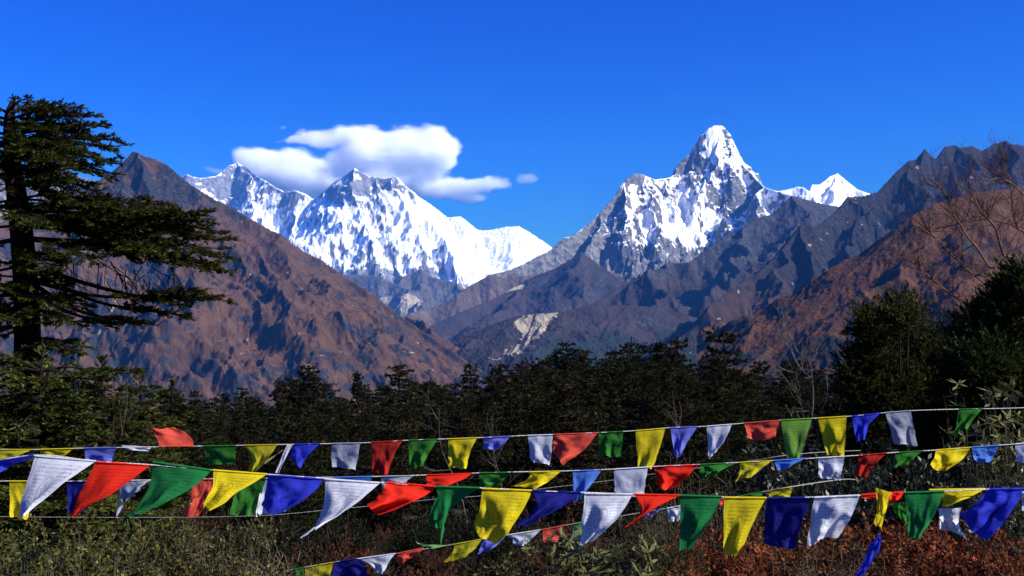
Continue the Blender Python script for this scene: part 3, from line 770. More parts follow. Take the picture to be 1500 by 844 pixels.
UG = "undergrowth shrubs on the slope below the flags"
cnt = 0
for k in range(400):
    if cnt >= 150: break
    Y = 9 + 40 * rng.random() ** 1.3
    px = rng.uniform(-60, 1560)
    x = (px - 750) / F * Y
    # keep the line of sight to the forest open
    s = rng.uniform(0.55, 1.1) * (0.9 + Y / 45)
    topz = float(ground_z(x, Y)) + s
    if 510 - F * (topz - CAMZ) / Y < 655 + (60 if Y < 16 else 0): continue
    if Y < 17 and 390 < px < 1000: continue
    q = rng.random()
    red = q < (0.3 if px > 480 else 0.12)
    base = 0 if not red else 4
    kind = (int(rng.integers(0, 4)) + (4 if red else (8 if q > 0.6 else 0)), REDLEAF if red else (DEEP if q > 0.6 else OLIVE))
    shrub_thing(kind, x, Y, s, "russet leaved shrub among the dark undergrowth on the slope" if red else ("dense dark green shrub in the undergrowth on the slope" if q > 0.6 else "olive leaved shrub in the undergrowth on the slope"),
                UG if not red else "russet shrubs in the undergrowth"); cnt += 1

BR = "shrubs between the firs of the forest"
for k in range(110):
    Y = rng.uniform(45, 190); px = rng.uniform(-80, 1580); x = (px - 750) / F * Y
    red = rng.random() < 0.22
    shrub_thing((int(rng.integers(0, 4)) + (4 if red else 8), REDLEAF if red else DEEP), x, Y, rng.uniform(1.6, 3.4), "dark scrub filling the gaps between the forest firs" if not red else "russet scrub between the forest firs", BR if not red else "russet scrub in the forest")

# ---- big fir at the left edge, seen close
def near_fir():
    rng = np.random.default_rng(5)
    Y = 13.0
    base = at(38, 700, Y); gz = float(ground_z(base[0], Y))
    org = np.array((base[0], Y, gz))
    tb, cb = Buf(), Buf()
    trunk = np.array([(base[0], Y, gz - 0.3), at(36, 640, Y), at(40, 540, Y), at(38, 430, Y), at(30, 330, Y), at(18, 240, Y), at(14, 175, Y), at(18, 148, Y)]) - org
    tr = curve_pts(trunk, 40)
    tb.tube(tr, np.interp(np.linspace(0, 1, len(tr)), [0, 0.3, 0.6, 0.85, 1], [0.19, 0.16, 0.13, 0.07, 0.025]), 9)
    def tz(py): return curve_at(tr, at(30, py, Y)[2] - gz)
    def curve_at(c, z):
        i = int(np.clip(np.searchsorted(c[:, 2], z), 1, len(c) - 1)); return c[i]
    # (start height py, end px, end py, depth offset)
    B = [  # flat crown
        (215,172,205,0.2),(222,168,240,-0.3),(235,165,255,0.3),(205,158,185,0.5),(195,140,170,-0.2),(185,118,158,0.4),(175,95,157,-0.3),(168,60,150,0.3),(162,44,143,-0.2),(190,130,200,0.9),(240,150,285,-0.2),(250,120,285,0.4),(215,130,225,-0.8),
        (225,100,230,1.1),(235,90,262,-0.9),(200,70,190,-0.7),(180,-60,165,0.2),(200,-110,190,-0.4),(220,-140,215,0.3),(240,-150,250,-0.3),(260,-140,275,0.4),(230,-60,225,1.0),(250,80,285,-0.7),(245,-50,255,-0.9),(170,-20,150,0.2),(228,60,228,-1.1),(210,110,190,0.2),
        # middle boughs to the right
        (330,300,315,-0.1),(338,322,352,0.1),(345,318,372,-0.3),(322,250,300,0.3),(312,170,292,-0.2),(335,270,345,0.6),(345,240,365,-0.6),(350,200,372,0.4),(355,280,385,0.2),(318,215,312,-0.6),(335,180,335,0.8),(350,140,385,-0.8),(300,120,305,0.3),(340,308,335,0.4),(352,312,392,0.1),(325,140,320,-0.5),
        # lower, drooping and half bare
        (395,314,436,0.1),(410,290,425,-0.2),(400,270,462,0.2),(420,215,475,-0.1),(430,160,473,0.3),(440,110,440,-0.4),(430,130,455,0.7),(455,120,478,-0.3),(415,105,415,0.5),(470,90,470,-0.6),
        (300,-60,320,0.2),(330,-90,350,-0.3),(350,-70,380,0.3),(390,-80,420,-0.2),(430,-70,450,0.2),(480,-60,500,0.2),(410,60,400,-0.9),(440,75,450,-0.8),(290,80,270,-0.7),(380,70,395,-1.0),(500,100,515,0.3),(310,60,330,-1.0),(460,10,470,-1.1),(425,5,425,-1.0)]
    B += [(rng.uniform(380, 590), 38 + rng.choice([-1, 1]) * rng.uniform(18, 75), 0, rng.normal(0, 0.6)) for _ in range(30)]
    B = [(b[0], b[1], b[2] or b[0] + rng.uniform(-6, 22), b[3]) for b in B]
    B += [(sy + rng.normal(0, 5), ex - abs(rng.normal(0, 26)), ey + rng.normal(4, 9), dd + rng.normal(0, 0.35)) for sy, ex, ey, dd in B if sy < 360 and ex > 40 and rng.random() < 0.5]
    for i, (sy, ex, ey, dd) in enumerate(B):
        p0 = tz(sy); p1 = at(ex, ey, Y + dd) - org
        low = 395 <= sy <= 430 and ex > 150
        bough(tb, cb, p0, p1, rng, 0.035 if np.linalg.norm(p1 - p0) > 1 else 0.022, dens=16, tw=0.33, nb=30, L=0.062, W=0.018,
              start=0.55 if low else (0.12 if sy < 260 else 0.3), sag=-0.07 if low else 0.04, bare=0.35 if low else 0.06)
    # hanging dead twigs
    for k in range(46):
        a = at(rng.uniform(70, 260), rng.uniform(380, 420), Y + rng.normal(0, 0.4)) - org
        b = a + np.array((rng.normal(0.12, 0.2), rng.normal(0, 0.15), -rng.uniform(0.2, 0.55)))
        c = curve_pts([a, (a + b) / 2 + rng.normal(0, 0.07, 3), b], 6); tb.tube(c, np.linspace(0.008, 0.003, len(c)), 3)
    o = empty("fir_tree", org); tag(o, "tall fir at the left edge with a long bough over the brown mountain", "tree")
    link("trunk", tb.mesh("trunk"), BARK, o); link("crown", cb.mesh("crown"), FIRNEAR, o)
near_fir()

def bushy_conifer(label, px, ptop, pbot_w, Y, seed, mat, n_tier=11, name="fir_tree", wid=None, leaf=0.11, dens=9, flat=0.0):
    """middle-distance conifer with full boughs to the ground; wid = half width in metres"""
    rng = np.random.default_rng(seed)
    top = at(px, ptop, Y); gz = float(ground_z(top[0], Y)); H = top[2] - gz
    tb, cb = Buf(), Buf()
    tb.tube([(0, 0, -0.3), (0.05, 0, H * 0.5), (0, 0, H)], [0.022 * H + 0.03, 0.018 * H, 0.006], 7)
    for k in range(n_tier):
        h = (k + 0.6) / n_tier
        for j in range(rng.integers(6, 9)):
            az = rng.random() * 6.28
            ln = wid * ((1 - h) ** 0.7 * (1 - flat) + flat * (1 - 0.5 * h) + 0.1) * rng.uniform(0.6, 1.12)
            z0 = h * H * 0.96; d = np.array((math.cos(az), math.sin(az), rng.normal(-0.02, 0.15)))
            bough(tb, cb, (0, 0, z0), np.array((0, 0, z0)) + d * ln, rng, 0.02, dens=dens, tw=0.32, nb=26, L=leaf * 0.9, W=leaf * 0.27, start=0.2)
    bough(tb, cb, (0, 0, H * 0.85), (0, 0.02, H), rng, 0.02, dens=12, tw=0.25, nb=10, L=leaf, W=leaf * 0.34)
    o = empty(name, (top[0], Y, gz)); tag(o, label, "tree")
    link("trunk", tb.mesh("trunk"), BARK, o); link("crown", cb.mesh("crown"), mat, o)
bushy_conifer("low bushy fir in front of the tall fir's trunk", 62, 518, 0, 11.6, 21, FIRNEAR, wid=1.15, flat=0.75, n_tier=22, leaf=0.075, dens=15)
bushy_conifer("dense layered fir right of the tall fir's trunk", 150, 524, 0, 19, 22, FIRNEAR, wid=1.7, flat=0.55, n_tier=15, leaf=0.1, dens=11)
bushy_conifer("lighter green fir with open layers at the edge of the forest, left", 205, 548, 0, 21, 23, FIRNEAR, wid=1.4, flat=0.35, n_tier=15, leaf=0.1, dens=11)
bushy_conifer("small low fir with olive tips right of the layered firs", 108, 560, 0, 14, 25, FIRNEAR, wid=1.0, flat=0.5, n_tier=12, leaf=0.08, dens=12)
bushy_conifer("dark fir at the right end of the left tree group", 252, 560, 0, 24, 26, FIRDARK, wid=1.6, flat=0.5, n_tier=13, leaf=0.12)
bushy_conifer("short green fir low behind the violet flag at left", 165, 590, 0, 15, 27, FIRNEAR, wid=1.1, flat=0.5, n_tier=11, leaf=0.08, dens=12)
bushy_conifer("shaded fir at the left border under the tall fir", -15, 545, 0, 20, 24, FIRDARK, wid=1.6, flat=0.5)

# ---- juniper and dark conifers on the right
def juniper(label, Y, lobes, seed, mat, n=15000, name="juniper_tree", leaf=0.06):
    """dense scale-leaved tree: many upright plumes. lobes: (px, py, half width px, half height px)"""
    rng = np.random.default_rng(seed); k = Y / F
    n0 = len(lobes)
    for q in range(n0 * 3):          # plumes that break the outline
        l = lobes[int(rng.integers(0, n0))]
        a_ = rng.uniform(-0.15, 1.15) * math.pi
        lobes = lobes + [(l[0] + math.cos(a_) * l[2] * 1.02, l[1] - math.sin(a_) * l[3] * 0.98, rng.uniform(4, 9), rng.uniform(9, 19))]
    c0 = at(lobes[0][0], lobes[0][1], Y); gz = float(ground_z(c0[0], Y)); org = np.array((c0[0], Y, gz))
    tb, cb = Buf(), Buf()
    tb.tube([(0, 0, -0.3), (0.1, 0, 0.8), (0, 0, max(1.2, c0[2] - gz))], [0.14, 0.11, 0.03], 7)
    w = np.array([l[2] * l[3] for l in lobes], float) ** 0.8; w /= w.sum()
    for l, wi in zip(lobes, w):
        c = at(l[0], l[1], Y + rng.normal(0, 0.25)) - org; r = np.array((l[2] * k, min(l[2] * k, 1.2), l[3] * k))
        tb.tube([(0, 0, 0.4), (c * np.array((0.5, 0.5, 0.6))), c + (0, 0, r[2] * 0.3)], [0.035, 0.022, 0.008], 5)
        m = int(n * wi / 12)
        u = unit(rng.normal(0, 1, (m, 3))); P = c + u * r * (0.35 + 0.65 * rng.random((m, 1)) ** 0.5)
        d = unit(u * np.array((0.8, 0.8, 0.4)) + np.array((0, 0, 0.55)) + rng.normal(0, 0.3, (m, 3)))
        ln = rng.uniform(0.12, 0.3, (m, 1))
        needles(cb, P, P + d * ln, 22, leaf, leaf * 0.3, rng, 0.3, 0.7)
    o = empty(name, org); tag(o, label, "tree")
    link("trunk", tb.mesh("trunk"), BARK, o); link("crown", cb.mesh("crown"), mat, o)
juniper("cone shaped olive juniper standing behind the flags at right", 15, [(1320,690,75,60),(1250,670,40,60),(1380,680,50,60),(1318,505,24,40),(1324,468,8,22),(1316,480,14,24),(1282,530,20,38),(1300,540,26,34),(1340,545,28,40),(1358,570,26,36),(1300,590,40,34),(1262,580,24,32),(1370,510,12,34),(1276,488,7,18),(1310,640,64,38),(1338,500,14,36),(1255,550,10,24),(1385,545,14,34),(1330,600,44,34),(1380,610,26,34),(1260,630,32,34)], 31, JUN, 90000)
juniper("black green conifer mass at the right border under the birch", 12, [(1440,680,70,60),(1520,680,70,70),(1380,660,40,50),(1470,505,34,34),(1500,465,40,36),(1442,535,30,28),(1480,570,50,40),(1424,500,14,12),(1515,540,50,50),(1408,560,22,30),(1440,610,50,40),(1462,462,16,16),(1440,488,16,14),(1488,440,14,18),(1415,590,20,26),(1510,425,26,26)], 32, FIRDARK, 80000, "conifer_tree")
bushy_conifer("small dark flat topped fir left of the juniper", 1268, 452, 0, 34, 33, FIRDARK, wid=1.3, flat=0.7, n_tier=10, leaf=0.16, dens=6)

# ---- bare trees
def grow(tb, p, d, ln, r, lev, rng, spread=0.5, upw=0.15, kids=(2, 4)):
    n = 6; pts = [p]
    for i in range(n):
        d = unit(d + rng.normal(0, 0.11, 3) + np.array((0, 0, upw * 0.12))); pts.append(pts[-1] + d * ln / n)
    tb.tube(pts, np.linspace(r, r * 0.55, n + 1), 4 if lev > 1 else 3)
    if lev <= 0: return
    for k in range(int(rng.integers(kids[0], kids[1] + 1))):
        i = int(rng.integers(2, n + 1))
        dd = unit(d + rng.normal(0, spread, 3)); grow(tb, pts[i], dd, ln * rng.uniform(0.45, 0.75), r * 0.52, lev - 1, rng, spread, upw, kids)
def bare_birch():
    rng = np.random.default_rng(8); Y = 12.5
    b = at(1500, 640, Y); gz = float(ground_z(b[0], Y)); org = np.array((b[0], Y, gz))
    tb, sb = Buf(), Buf()
    stems = [[(1500,640),(1475,437),(1448,395),(1415,350),(1395,315),(1378,285),(1366,268)], [(1515,640),(1500,440),(1472,372),(1462,330),(1440,300),(1425,270)], [(1530,640),(1515,420),(1490,330),(1485,280),(1478,245),(1472,228)],
             [(1520,640),(1490,470),(1440,415),(1400,378),(1370,350),(1362,338)], [(1500,640),(1470,490),(1420,455),(1380,430),(1350,405),(1330,392)], [(1540,640),(1530,400),(1515,330),(1505,280),(1496,245)],
             [(1550,640),(1540,350),(1500,330),(1460,320),(1420,322),(1395,330)], [(1540,640),(1530,420),(1500,390),(1470,400),(1440,440),(1400,470),(1372,476)], [(1540,560),(1535,330),(1500,285),(1470,265),(1450,262)]]
    for i, st in enumerate(stems):
        dd = rng.normal(0, 0.5)
        c = curve_pts([at(x, y, Y + dd * k / len(st)) - org if k else np.array((rng.normal(0, 0.12), rng.normal(0, 0.1), -0.2)) for k, (x, y) in enumerate(st)], 26)
        c = c + np.cumsum(rng.normal(0, 0.006, c.shape), 0)
        tb.tube(c, np.linspace(0.017, 0.0045, len(c)), 5)
        for k in range(34):
            j = int(rng.uniform(0.3, 1) * (len(c) - 1))
            d = unit(unit(c[j] - c[j - 1]) + rng.normal(0, 0.75, 3) + np.array((-0.1, 0, 0.25)))
            grow(sb, c[j], d, rng.uniform(0.2, 0.48) * (0.55 if i in (2, 5) else 1), 0.0042, 2, rng, 0.55, 0.2, (2, 3))
    o = empty("birch_tree", org); tag(o, "bare reddish birch with fine twigs at the right border", "tree")
    link("trunk", tb.mesh("trunk"), BIRCH, o); link("branches", sb.mesh("branches"), BIRCHT, o)
bare_birch()
def bare_tree(label, px, pbase, ptop, Y, seed, mat=PALEBARK, lean=(0, 0), r=0.1, lev=4, kids=(2, 3), spread=0.45):
    rng = np.random.default_rng(seed); t = at(px, ptop, Y); gz = float(ground_z(t[0], Y))
    H = t[2] - gz; tb, sb = Buf(), Buf()
    c = curve_pts([(lean[0] * -0.3 * H, 0, -0.3), (rng.normal(0, 0.05) * H, 0, H * 0.4), (rng.normal(0, 0.05) * H + lean[0] * 0.2 * H, 0, H * 0.72), (lean[0] * 0.4 * H, 0, H)], 20)
    tb.tube(c, np.linspace(r, r * 0.2, len(c)), 6)
    for k in range(9):
        j = int(rng.uniform(0.4, 0.98) * (len(c) - 1))
        grow(sb, c[j], unit(rng.normal(0, 0.7, 3) + np.array((0, 0, 0.7))), H * rng.uniform(0.15, 0.28), r * 0.32, lev - 2, rng, spread, 0.3, kids)
    o = empty("bare_tree", (t[0], Y, gz)); tag(o, label, "tree")
    link("trunk", tb.mesh("trunk"), mat, o); link("branches", sb.mesh("branches"), mat, o)
bare_tree("leafless pale tree with forked branches left of the juniper", 1185, 600, 512, 38, 41, GREYBARK, r=0.07)
bare_tree("leaning thin pale trunk in the dark forest above the yellow flag", 672, 640, 598, 44, 42, GREYBARK, lean=(-0.35, 0), r=0.035, lev=3)
bare_tree("thin dead tree with pale twigs in the forest below the white tower", 985, 600, 575, 46, 43, GREYBARK, r=0.03, lev=3)
bare_tree("slender bare tree behind the dark flag at the middle of the forest", 722, 640, 605, 40, 44, GREYBARK, r=0.025, lev=3)
bare_tree("dead pale sapling near the left firs", 188, 600, 575, 15, 45, GREYBARK, r=0.01, lev=3)
# ================================================================ shrubs right behind and below the flags
def near_shrub(label, px, ptop, Y, rx, seed, mat, twigmat, n, L, W, twigs=200, up=0.3, whorl=False, name="shrub", ry=None):
    rng = np.random.default_rng(seed)
    top = at(px, ptop, Y); gz = float(ground_z(top[0], Y)); H = max(0.3, top[2] - gz)
    tb, cb = Buf(), Buf(); ry = ry or rx
    A, B = [], []
    for k in range(twigs):
        az = rng.random() * 6.28; ct = rng.uniform(0.0, 1) ** 0.8; st = math.sqrt(1 - ct * ct)
        bump_ = 1 + 0.12 * math.sin(3.1 * az + seed) + 0.08 * math.sin(7 * az + 2 * seed) + 0.05 * math.sin(11 * ct + seed)
        e = np.array((math.cos(az) * st * rx, math.sin(az) * st * ry, H - (1 - ct) * min(H, rx * 1.1))) * np.array((bump_, bump_, 1 + 0.25 * (bump_ - 1))) * rng.uniform(0.78, 1.0)
        p = curve_pts([(e[0] * 0.3 + rng.normal(0, 0.05), e[1] * 0.3 + rng.normal(0, 0.05), -0.1), e * np.array((0.7, 0.7, 0.55)) + rng.normal(0, 0.06, 3), e + rng.normal(0, 0.02, 3)], 9)
        p[1:] = p[1:] + rng.normal(0, 0.008, p[1:].shape)
        tb.tube(p, np.linspace(0.0045, 0.0012, len(p)), 3)
        A.append(p[-3]); B.append(p[-1])
        for _ in range(7):
            j = int(rng.integers(len(p) - 5, len(p))); q = p[j] + unit(rng.normal(0, 0.8, 3) + np.array((0, 0, 0.35)) + unit(e) * 0.3) * rng.uniform(0.05, 0.15)
            mm = (p[j] + q) / 2 + rng.normal(0, 0.018, 3)
            tb.tube([p[j], mm, q], [0.0022, 0.0016, 0.0009], 3); A.append(p[j]); B.append(q); A.append(mm); B.append(q + rng.normal(0, 0.03, 3))
    A, B = np.array(A), np.array(B)
    if whorl:
        i = rng.integers(0, len(A), n // 7); c = np.repeat(B[i], 7, 0); ax = np.repeat(unit(B[i] - A[i]), 7, 0)
        q = unit(np.cross(ax, rng.normal(0, 1, ax.shape))); D = unit(q + ax * rng.uniform(-0.25, 0.5, (len(q), 1))); P = c
        S = unit(np.cross(D, ax + rng.normal(0, 0.25, ax.shape))); m = len(P)
    else:
        m = n; i = rng.integers(0, len(A), m); P = A[i] + (B - A)[i] * rng.random((m, 1)) + rng.normal(0, 0.008, (m, 3))
        D = unit(unit(B - A)[i] * 0.4 + rng.normal(0, 0.6, (m, 3)) + np.array((0, 0, up))); S = unit(np.cross(D, rng.normal(0, 0.6, (m, 3)) + np.array((0, 0, 1))))
    s = rng.uniform(0.55, 1.3, m)
    cb.blades(P, D, S, L * s, W * s)
    o = empty(name, (top[0], Y, gz)); tag(o, label, "shrub")
    link("stems", tb.mesh("stems"), twigmat, o); link("leaves", cb.mesh("leaves"), mat, o)
TWIGM = bark_mat("brown_grey_twig", (0.02, 0.015, 0.01), (0.1, 0.08, 0.055), 5)
GREYG = leaf_mat("grey_green_leaves", (0.012, 0.012, 0.003), (0.06, 0.056, 0.013), (0.19, 0.17, 0.045), scale=4, spec=0.06, rough=0.6)
RUST = leaf_mat("rust_leaves", (0.045, 0.015, 0.008), (0.19, 0.05, 0.018), (0.3, 0.1, 0.03), scale=5)
RHODO = leaf_mat("rhododendron_leaves", (0.045, 0.05, 0.014), (0.13, 0.13, 0.04), (0.22, 0.2, 0.08), scale=5, spec=0.12, rough=0.5)
GLOSS = leaf_mat("glossy_leaves", (0.007, 0.01, 0.004), (0.02, 0.025, 0.008), (0.035, 0.04, 0.015), scale=3, spec=0.35, rough=0.42)
STRAW = leaf_mat("straw", (0.05, 0.035, 0.02), (0.14, 0.1, 0.055), scale=4)
near_shrub("twiggy grey green bush at the bottom left corner", 45, 772, 5.0, 0.62, 1, GREYG, TWIGM, 46000, 0.025, 0.011, 400)
near_shrub("twiggy grey green bush under the white and red flags at left", 185, 764, 5.2, 0.68, 2, GREYG, TWIGM, 50000, 0.025, 0.011, 420)
near_shrub("twiggy bush with bare grey ends below the big blue flag at left", 325, 772, 5.3, 0.55, 3, GREYG, TWIGM, 30000, 0.024, 0.01, 460)
near_shrub("lowest front grey green bush on the bottom edge at left", 120, 810, 4.4, 0.5, 4, GREYG, TWIGM, 32000, 0.025, 0.011, 300)
near_shrub("small russet plume shrub at the foot of the twiggy bush", 418, 815, 5.4, 0.13, 5, RUST, TWIG, 900, 0.02, 0.008, 40)
near_shrub("yellow green rhododendron with long leaves below the big white flag", 880, 775, 6.0, 0.42, 6, RHODO, TWIGM, 2600, 0.095, 0.024, 120, whorl=True)
near_shrub("dark leaved low shrub at the bottom edge left of the rhododendron", 790, 812, 5.9, 0.5, 7, GREYG, TWIGD, 9000, 0.035, 0.014, 200)
near_shrub("feathery green juniper shrub beside the rhododendron", 952, 755, 6.2, 0.3, 8, JUN, TWIGD, 14000, 0.03, 0.008, 170, up=0.6)
near_shrub("rust red shrub below the green and yellow front flags", 1050, 768, 6.6, 0.55, 9, RUST, TWIGD, 24000, 0.032, 0.015, 230)
near_shrub("rust red shrub below the navy front flag", 1165, 765, 6.9, 0.6, 10, RUST, TWIGD, 25800, 0.032, 0.015, 240)
near_shrub("brightest rust red shrub below the dangling blue flag", 1290, 758, 6.4, 0.62, 11, RUST, TWIGD, 27000, 0.032, 0.015, 240)
near_shrub("rust red shrub below the knotted blue and white flags", 1400, 775, 6.2, 0.55, 12, RUST, TWIGD, 24000, 0.032, 0.015, 230)
near_shrub("dark rust shrub in the bottom right corner", 1490, 800, 5.8, 0.5, 13, RUST, TWIGD, 16000, 0.03, 0.014, 200)
near_shrub("straw coloured dry shrub on the bottom edge in front of the rust shrubs", 1215, 808, 5.3, 0.42, 14, STRAW, TWIGM, 15000, 0.026, 0.01, 260)
near_shrub("brown low shrub on the bottom edge between the rhododendron and the straw shrub", 1040, 818, 5.5, 0.45, 15, RUST, TWIGD, 14000, 0.028, 0.012, 200)
near_shrub("tangle of pale dry stems behind the red and green middle flags", 1020, 690, 9.0, 0.75, 16, STRAW, TWIGM, 1500, 0.05, 0.006, 260, up=0.7)
near_shrub("glossy dark shrub with glinting leaves below the light green flag", 1170, 632, 10.5, 0.95, 17, GLOSS, TWIGD, 10000, 0.075, 0.03, 240)
near_shrub("glossy dark shrub behind the shaded white flag at right", 1300, 640, 10.8, 0.95, 18, GLOSS, TWIGD, 10000, 0.075, 0.03, 240)
near_shrub("pale leaved rhododendron at the right border above the middle string", 1462, 566, 9.5, 0.55, 19, RHODO, TWIGM, 2000, 0.115, 0.026, 120, whorl=True)
near_shrub("dark glossy shrub at the right border behind the blue and white flags", 1440, 668, 9.8, 0.9, 20, GLOSS, TWIGD, 10000, 0.075, 0.03, 240)
near_shrub("dark twiggy shrub behind the knotted flags at the right border", 1510, 690, 8.0, 0.6, 21, GLOSS, TWIGD, 4200, 0.06, 0.024, 180)
near_shrub("olive shrub with thin twigs below the green and yellow middle flags", 1085, 712, 8.6, 0.6, 22, OLIVE, TWIGM, 9000, 0.04, 0.015, 200)

# ================================================================ prayer flags
def cloth_mat(name, col, ink=0.5, trans=0.42):
    t = NT(name)
    uvn = t.new("UVMap").outputs[0]
    sep = t.new("SeparateXYZ"); t.l.new(uvn, sep.inputs[0]); u, v = sep.outputs[0], sep.outputs[1]
    rnd = t.new("ObjectInfo").outputs['Random']
    row = t.math('FRACT', t.math('MULTIPLY', v, 15))
    line = t.math('MULTIPLY', t.math('GREATER_THAN', row, 0.3), t.math('LESS_THAN', row, 0.78))
    cmb = t.new("CombineXYZ"); t.l.new(t.math('MULTIPLY', u, 46), cmb.inputs[0]); t.l.new(t.math('MULTIPLY', v, 40), cmb.inputs[1]); t.l.new(t.math('MULTIPLY', rnd, 50), cmb.inputs[2])
    gl = t.ramp(t.noise(cmb.outputs[0], 1.0, 2, 0.6), (0.44, 0.0), (0.54, 1.0))
    inx = t.math('MULTIPLY', t.math('GREATER_THAN', u, 0.12), t.math('LESS_THAN', u, 0.9))
    iny = t.math('MULTIPLY', t.math('GREATER_THAN', v, 0.1), t.math('LESS_THAN', v, 0.93))
    box = t.math('MULTIPLY', inx, iny)
    ru = t.math('ABSOLUTE', t.math('SUBTRACT', u, 0.51)); rv = t.math('ABSOLUTE', t.math('SUBTRACT', v, 0.5))
    rr = t.math('SQRT', t.math('ADD', t.math('POWER', t.math('MULTIPLY', ru, 6), 2.0), t.math('POWER', t.math('MULTIPLY', rv, 4.6), 2.0)))
    hole = t.math('GREATER_THAN', rr, 1.12)
    ring = t.math('MULTIPLY', t.math('LESS_THAN', t.math('ABSOLUTE', t.math('SUBTRACT', rr, 0.85)), 0.1), 0.8)
    core = t.math('MULTIPLY', t.math('LESS_THAN', rr, 0.6), t.ramp(t.noise(cmb.outputs[0], 0.35, 3, 0.6), (0.45, 0.0), (0.55, 0.8)))
    hem = t.math('LESS_THAN', t.math('ABSOLUTE', t.math('SUBTRACT', u, 0.055)), 0.008)
    inkm = t.math('MAXIMUM', t.math('MAXIMUM', t.math('MULTIPLY', t.math('MULTIPLY', line, gl), t.math('MULTIPLY', box, hole)), t.math('MAXIMUM', ring, core)), t.math('MULTIPLY', hem, 0.9))
    fade = t.ramp(t.noise(cmb.outputs[0], 0.05, 2), (0.3, 0.35), (0.65, 1.0))
    P = t.coord('Object')
    wea = t.noise(uvn, 5.0, 4, 0.6)
    c0 = t.mix(t.ramp(wea, (0.35, 0.0), (0.7, 0.8)), col, tuple(min(1, x * 0.7 + 0.025) for x in col))
    c = t.mix(t.math('MULTIPLY', t.math('MULTIPLY', inkm, fade), min(1.0, ink * 1.5)), c0, tuple(x * 0.22 for x in col))
    wv = t.new("TexWave"); wv.inputs['Scale'].default_value = 60; t.l.new(uvn, wv.inputs['Vector'])
    b = t.bump(t.math('ADD', t.noise(uvn, 22, 3), wv.outputs[1]), 0.12, 0.004)
    d = t.new("BsdfDiffuse"); t.set(d, 'Color', c); t.set(d, 'Normal', b)
    tr = t.new("BsdfTranslucent"); t.set(tr, 'Color', c)
    m = t.new("MixShader"); t.set(m, 0, trans); t.l.new(d.outputs[0], m.inputs[1]); t.l.new(tr.outputs[0], m.inputs[2])
    return t.done(m)
COL = {k: cloth_mat(k + "_cloth", c, i, tr) for k, (c, i, tr) in dict(
    red=((0.78, 0.022, 0.008), 0.3, 0.35), coral=((0.72, 0.085, 0.05), 0.3, 0.4), green=((0.012, 0.2, 0.045), 0.45, 0.4), leaf=((0.035, 0.2, 0.02), 0.5, 0.4), lime=((0.2, 0.42, 0.05), 0.5, 0.45),
    mint=((0.2, 0.4, 0.13), 0.4, 0.45), yellow=((0.8, 0.62, 0.012), 0.5, 0.42), olive=((0.55, 0.48, 0.02), 0.5, 0.42), blue=((0.03, 0.045, 0.55), 0.35, 0.4), navy=((0.008, 0.01, 0.17), 0.3, 0.35), lavender=((0.17, 0.18, 0.62), 0.35, 0.4),
    sky=((0.1, 0.24, 0.7), 0.35, 0.4), white=((0.72, 0.72, 0.78), 0.5, 0.38), grey=((0.38, 0.39, 0.46), 0.5, 0.38), cream=((0.6, 0.46, 0.2), 0.3, 0.4), dimred=((0.42, 0.02, 0.012), 0.3, 0.35)).items()}  # grey also serves as white cloth darkened for shade
CORD = {k: bark_mat(k + "_cord", a, b, 60) for k, (a, b) in dict(pale=((0.4, 0.38, 0.36), (0.6, 0.57, 0.52)), grey=((0.2, 0.19, 0.18), (0.34, 0.32, 0.3))).items()}
STR = {  # picture course of each string and its distance
    'front': (4.3, [(-1300,600),(-260,705),(-60,685),(50,667),(140,676),(220,681),(309,689),(392,695),(473,701),(556,707),(638,713),(703,715),(779,719),(851,721.5),(926,724),(996,725.5),(1061,728.5),(1122,729.5),(1190,728.6),(1259,726),(1324,722),(1383,720),(1443,717),(1500,715.5),(1620,708),(1800,690),(2700,560)]),
    'middle': (7.0, [(-900,660),(-260,712),(-40,706),(11,705),(132,705),(247,702.5),(390,700.6),(476,699.5),(558,698),(624,696),(702,693),(780,691),(831,690),(897,687.5),(958,683.5),(1024,680.5),(1085,677.5),(1137,674.6),(1198,671),(1260,667),(1311,663),(1371,659.5),(1420,655.6),(1471,651.7),(1500,649.6),(1620,638),(1800,618),(2400,520)]),
    'top': (8.5, [(-800,610),(-260,664),(-40,658.6),(47,658.6),(123,656.6),(177,655.7),(300,653.6),(429,651),(528,649),(599,645),(656,643),(710,641),(773,638),(811,636.6),(875,634),(931,631),(982,626.6),(1035,624.6),(1090,620),(1144,615.6),(1198,612.6),(1248,609.6),(1297,604.6),(1340,601.5),(1405,599.5),(1500,597.5),(1650,590),(1800,575),(2300,500)]),
    'low': (7.8, [(250,875),(350,850),(431,834),(489,823.5),(534,817),(580,811),(657,798.8),(705,790),(738,784.6),(780,778.5),(831,769),(880,761),(940,751),(978,744.5),(997,741),(1060,731),(1123,719.5),(1160,713),(1205,706,8.3),(1240,702,9.4),(1262,704,10.4)]),
    'far': (9.6, [(-800,720),(-200,753),(0,757),(240,758),(390,755),(500,745),(566,739.5),(640,731),(700,727),(785,717),(897,703.5),(960,694),(1095,676),(1148,667.5),(1210,662,10.0),(1260,660,10.6)])}
for k, lab, cat_, m in (('front', "nearest pale cord carrying the largest prayer flags", "flag string", 'pale'), ('middle', "pale cord of the second string whose flags hang behind the nearest row", "flag string", 'pale'),
                        ('top', "uppermost pale cord strung before the forest", "flag string", 'pale'), ('low', "lowest cord rising from the bottom edge to the middle", "flag string", 'grey'), ('far', "thin farther cord with almost no flags, seen between the rows", "flag string", 'grey')):
    Y, c = STR[k]
    b = Buf(); p = curve_pts([at(q[0], q[1], q[2] if len(q) > 2 else Y) for q in c], 160); b.tube(p, dict(front=0.0028, far=0.0026).get(k, 0.0034), 6)
    tag(link("flag_string", b.mesh("flag_string", True), CORD[m]), lab, cat_)
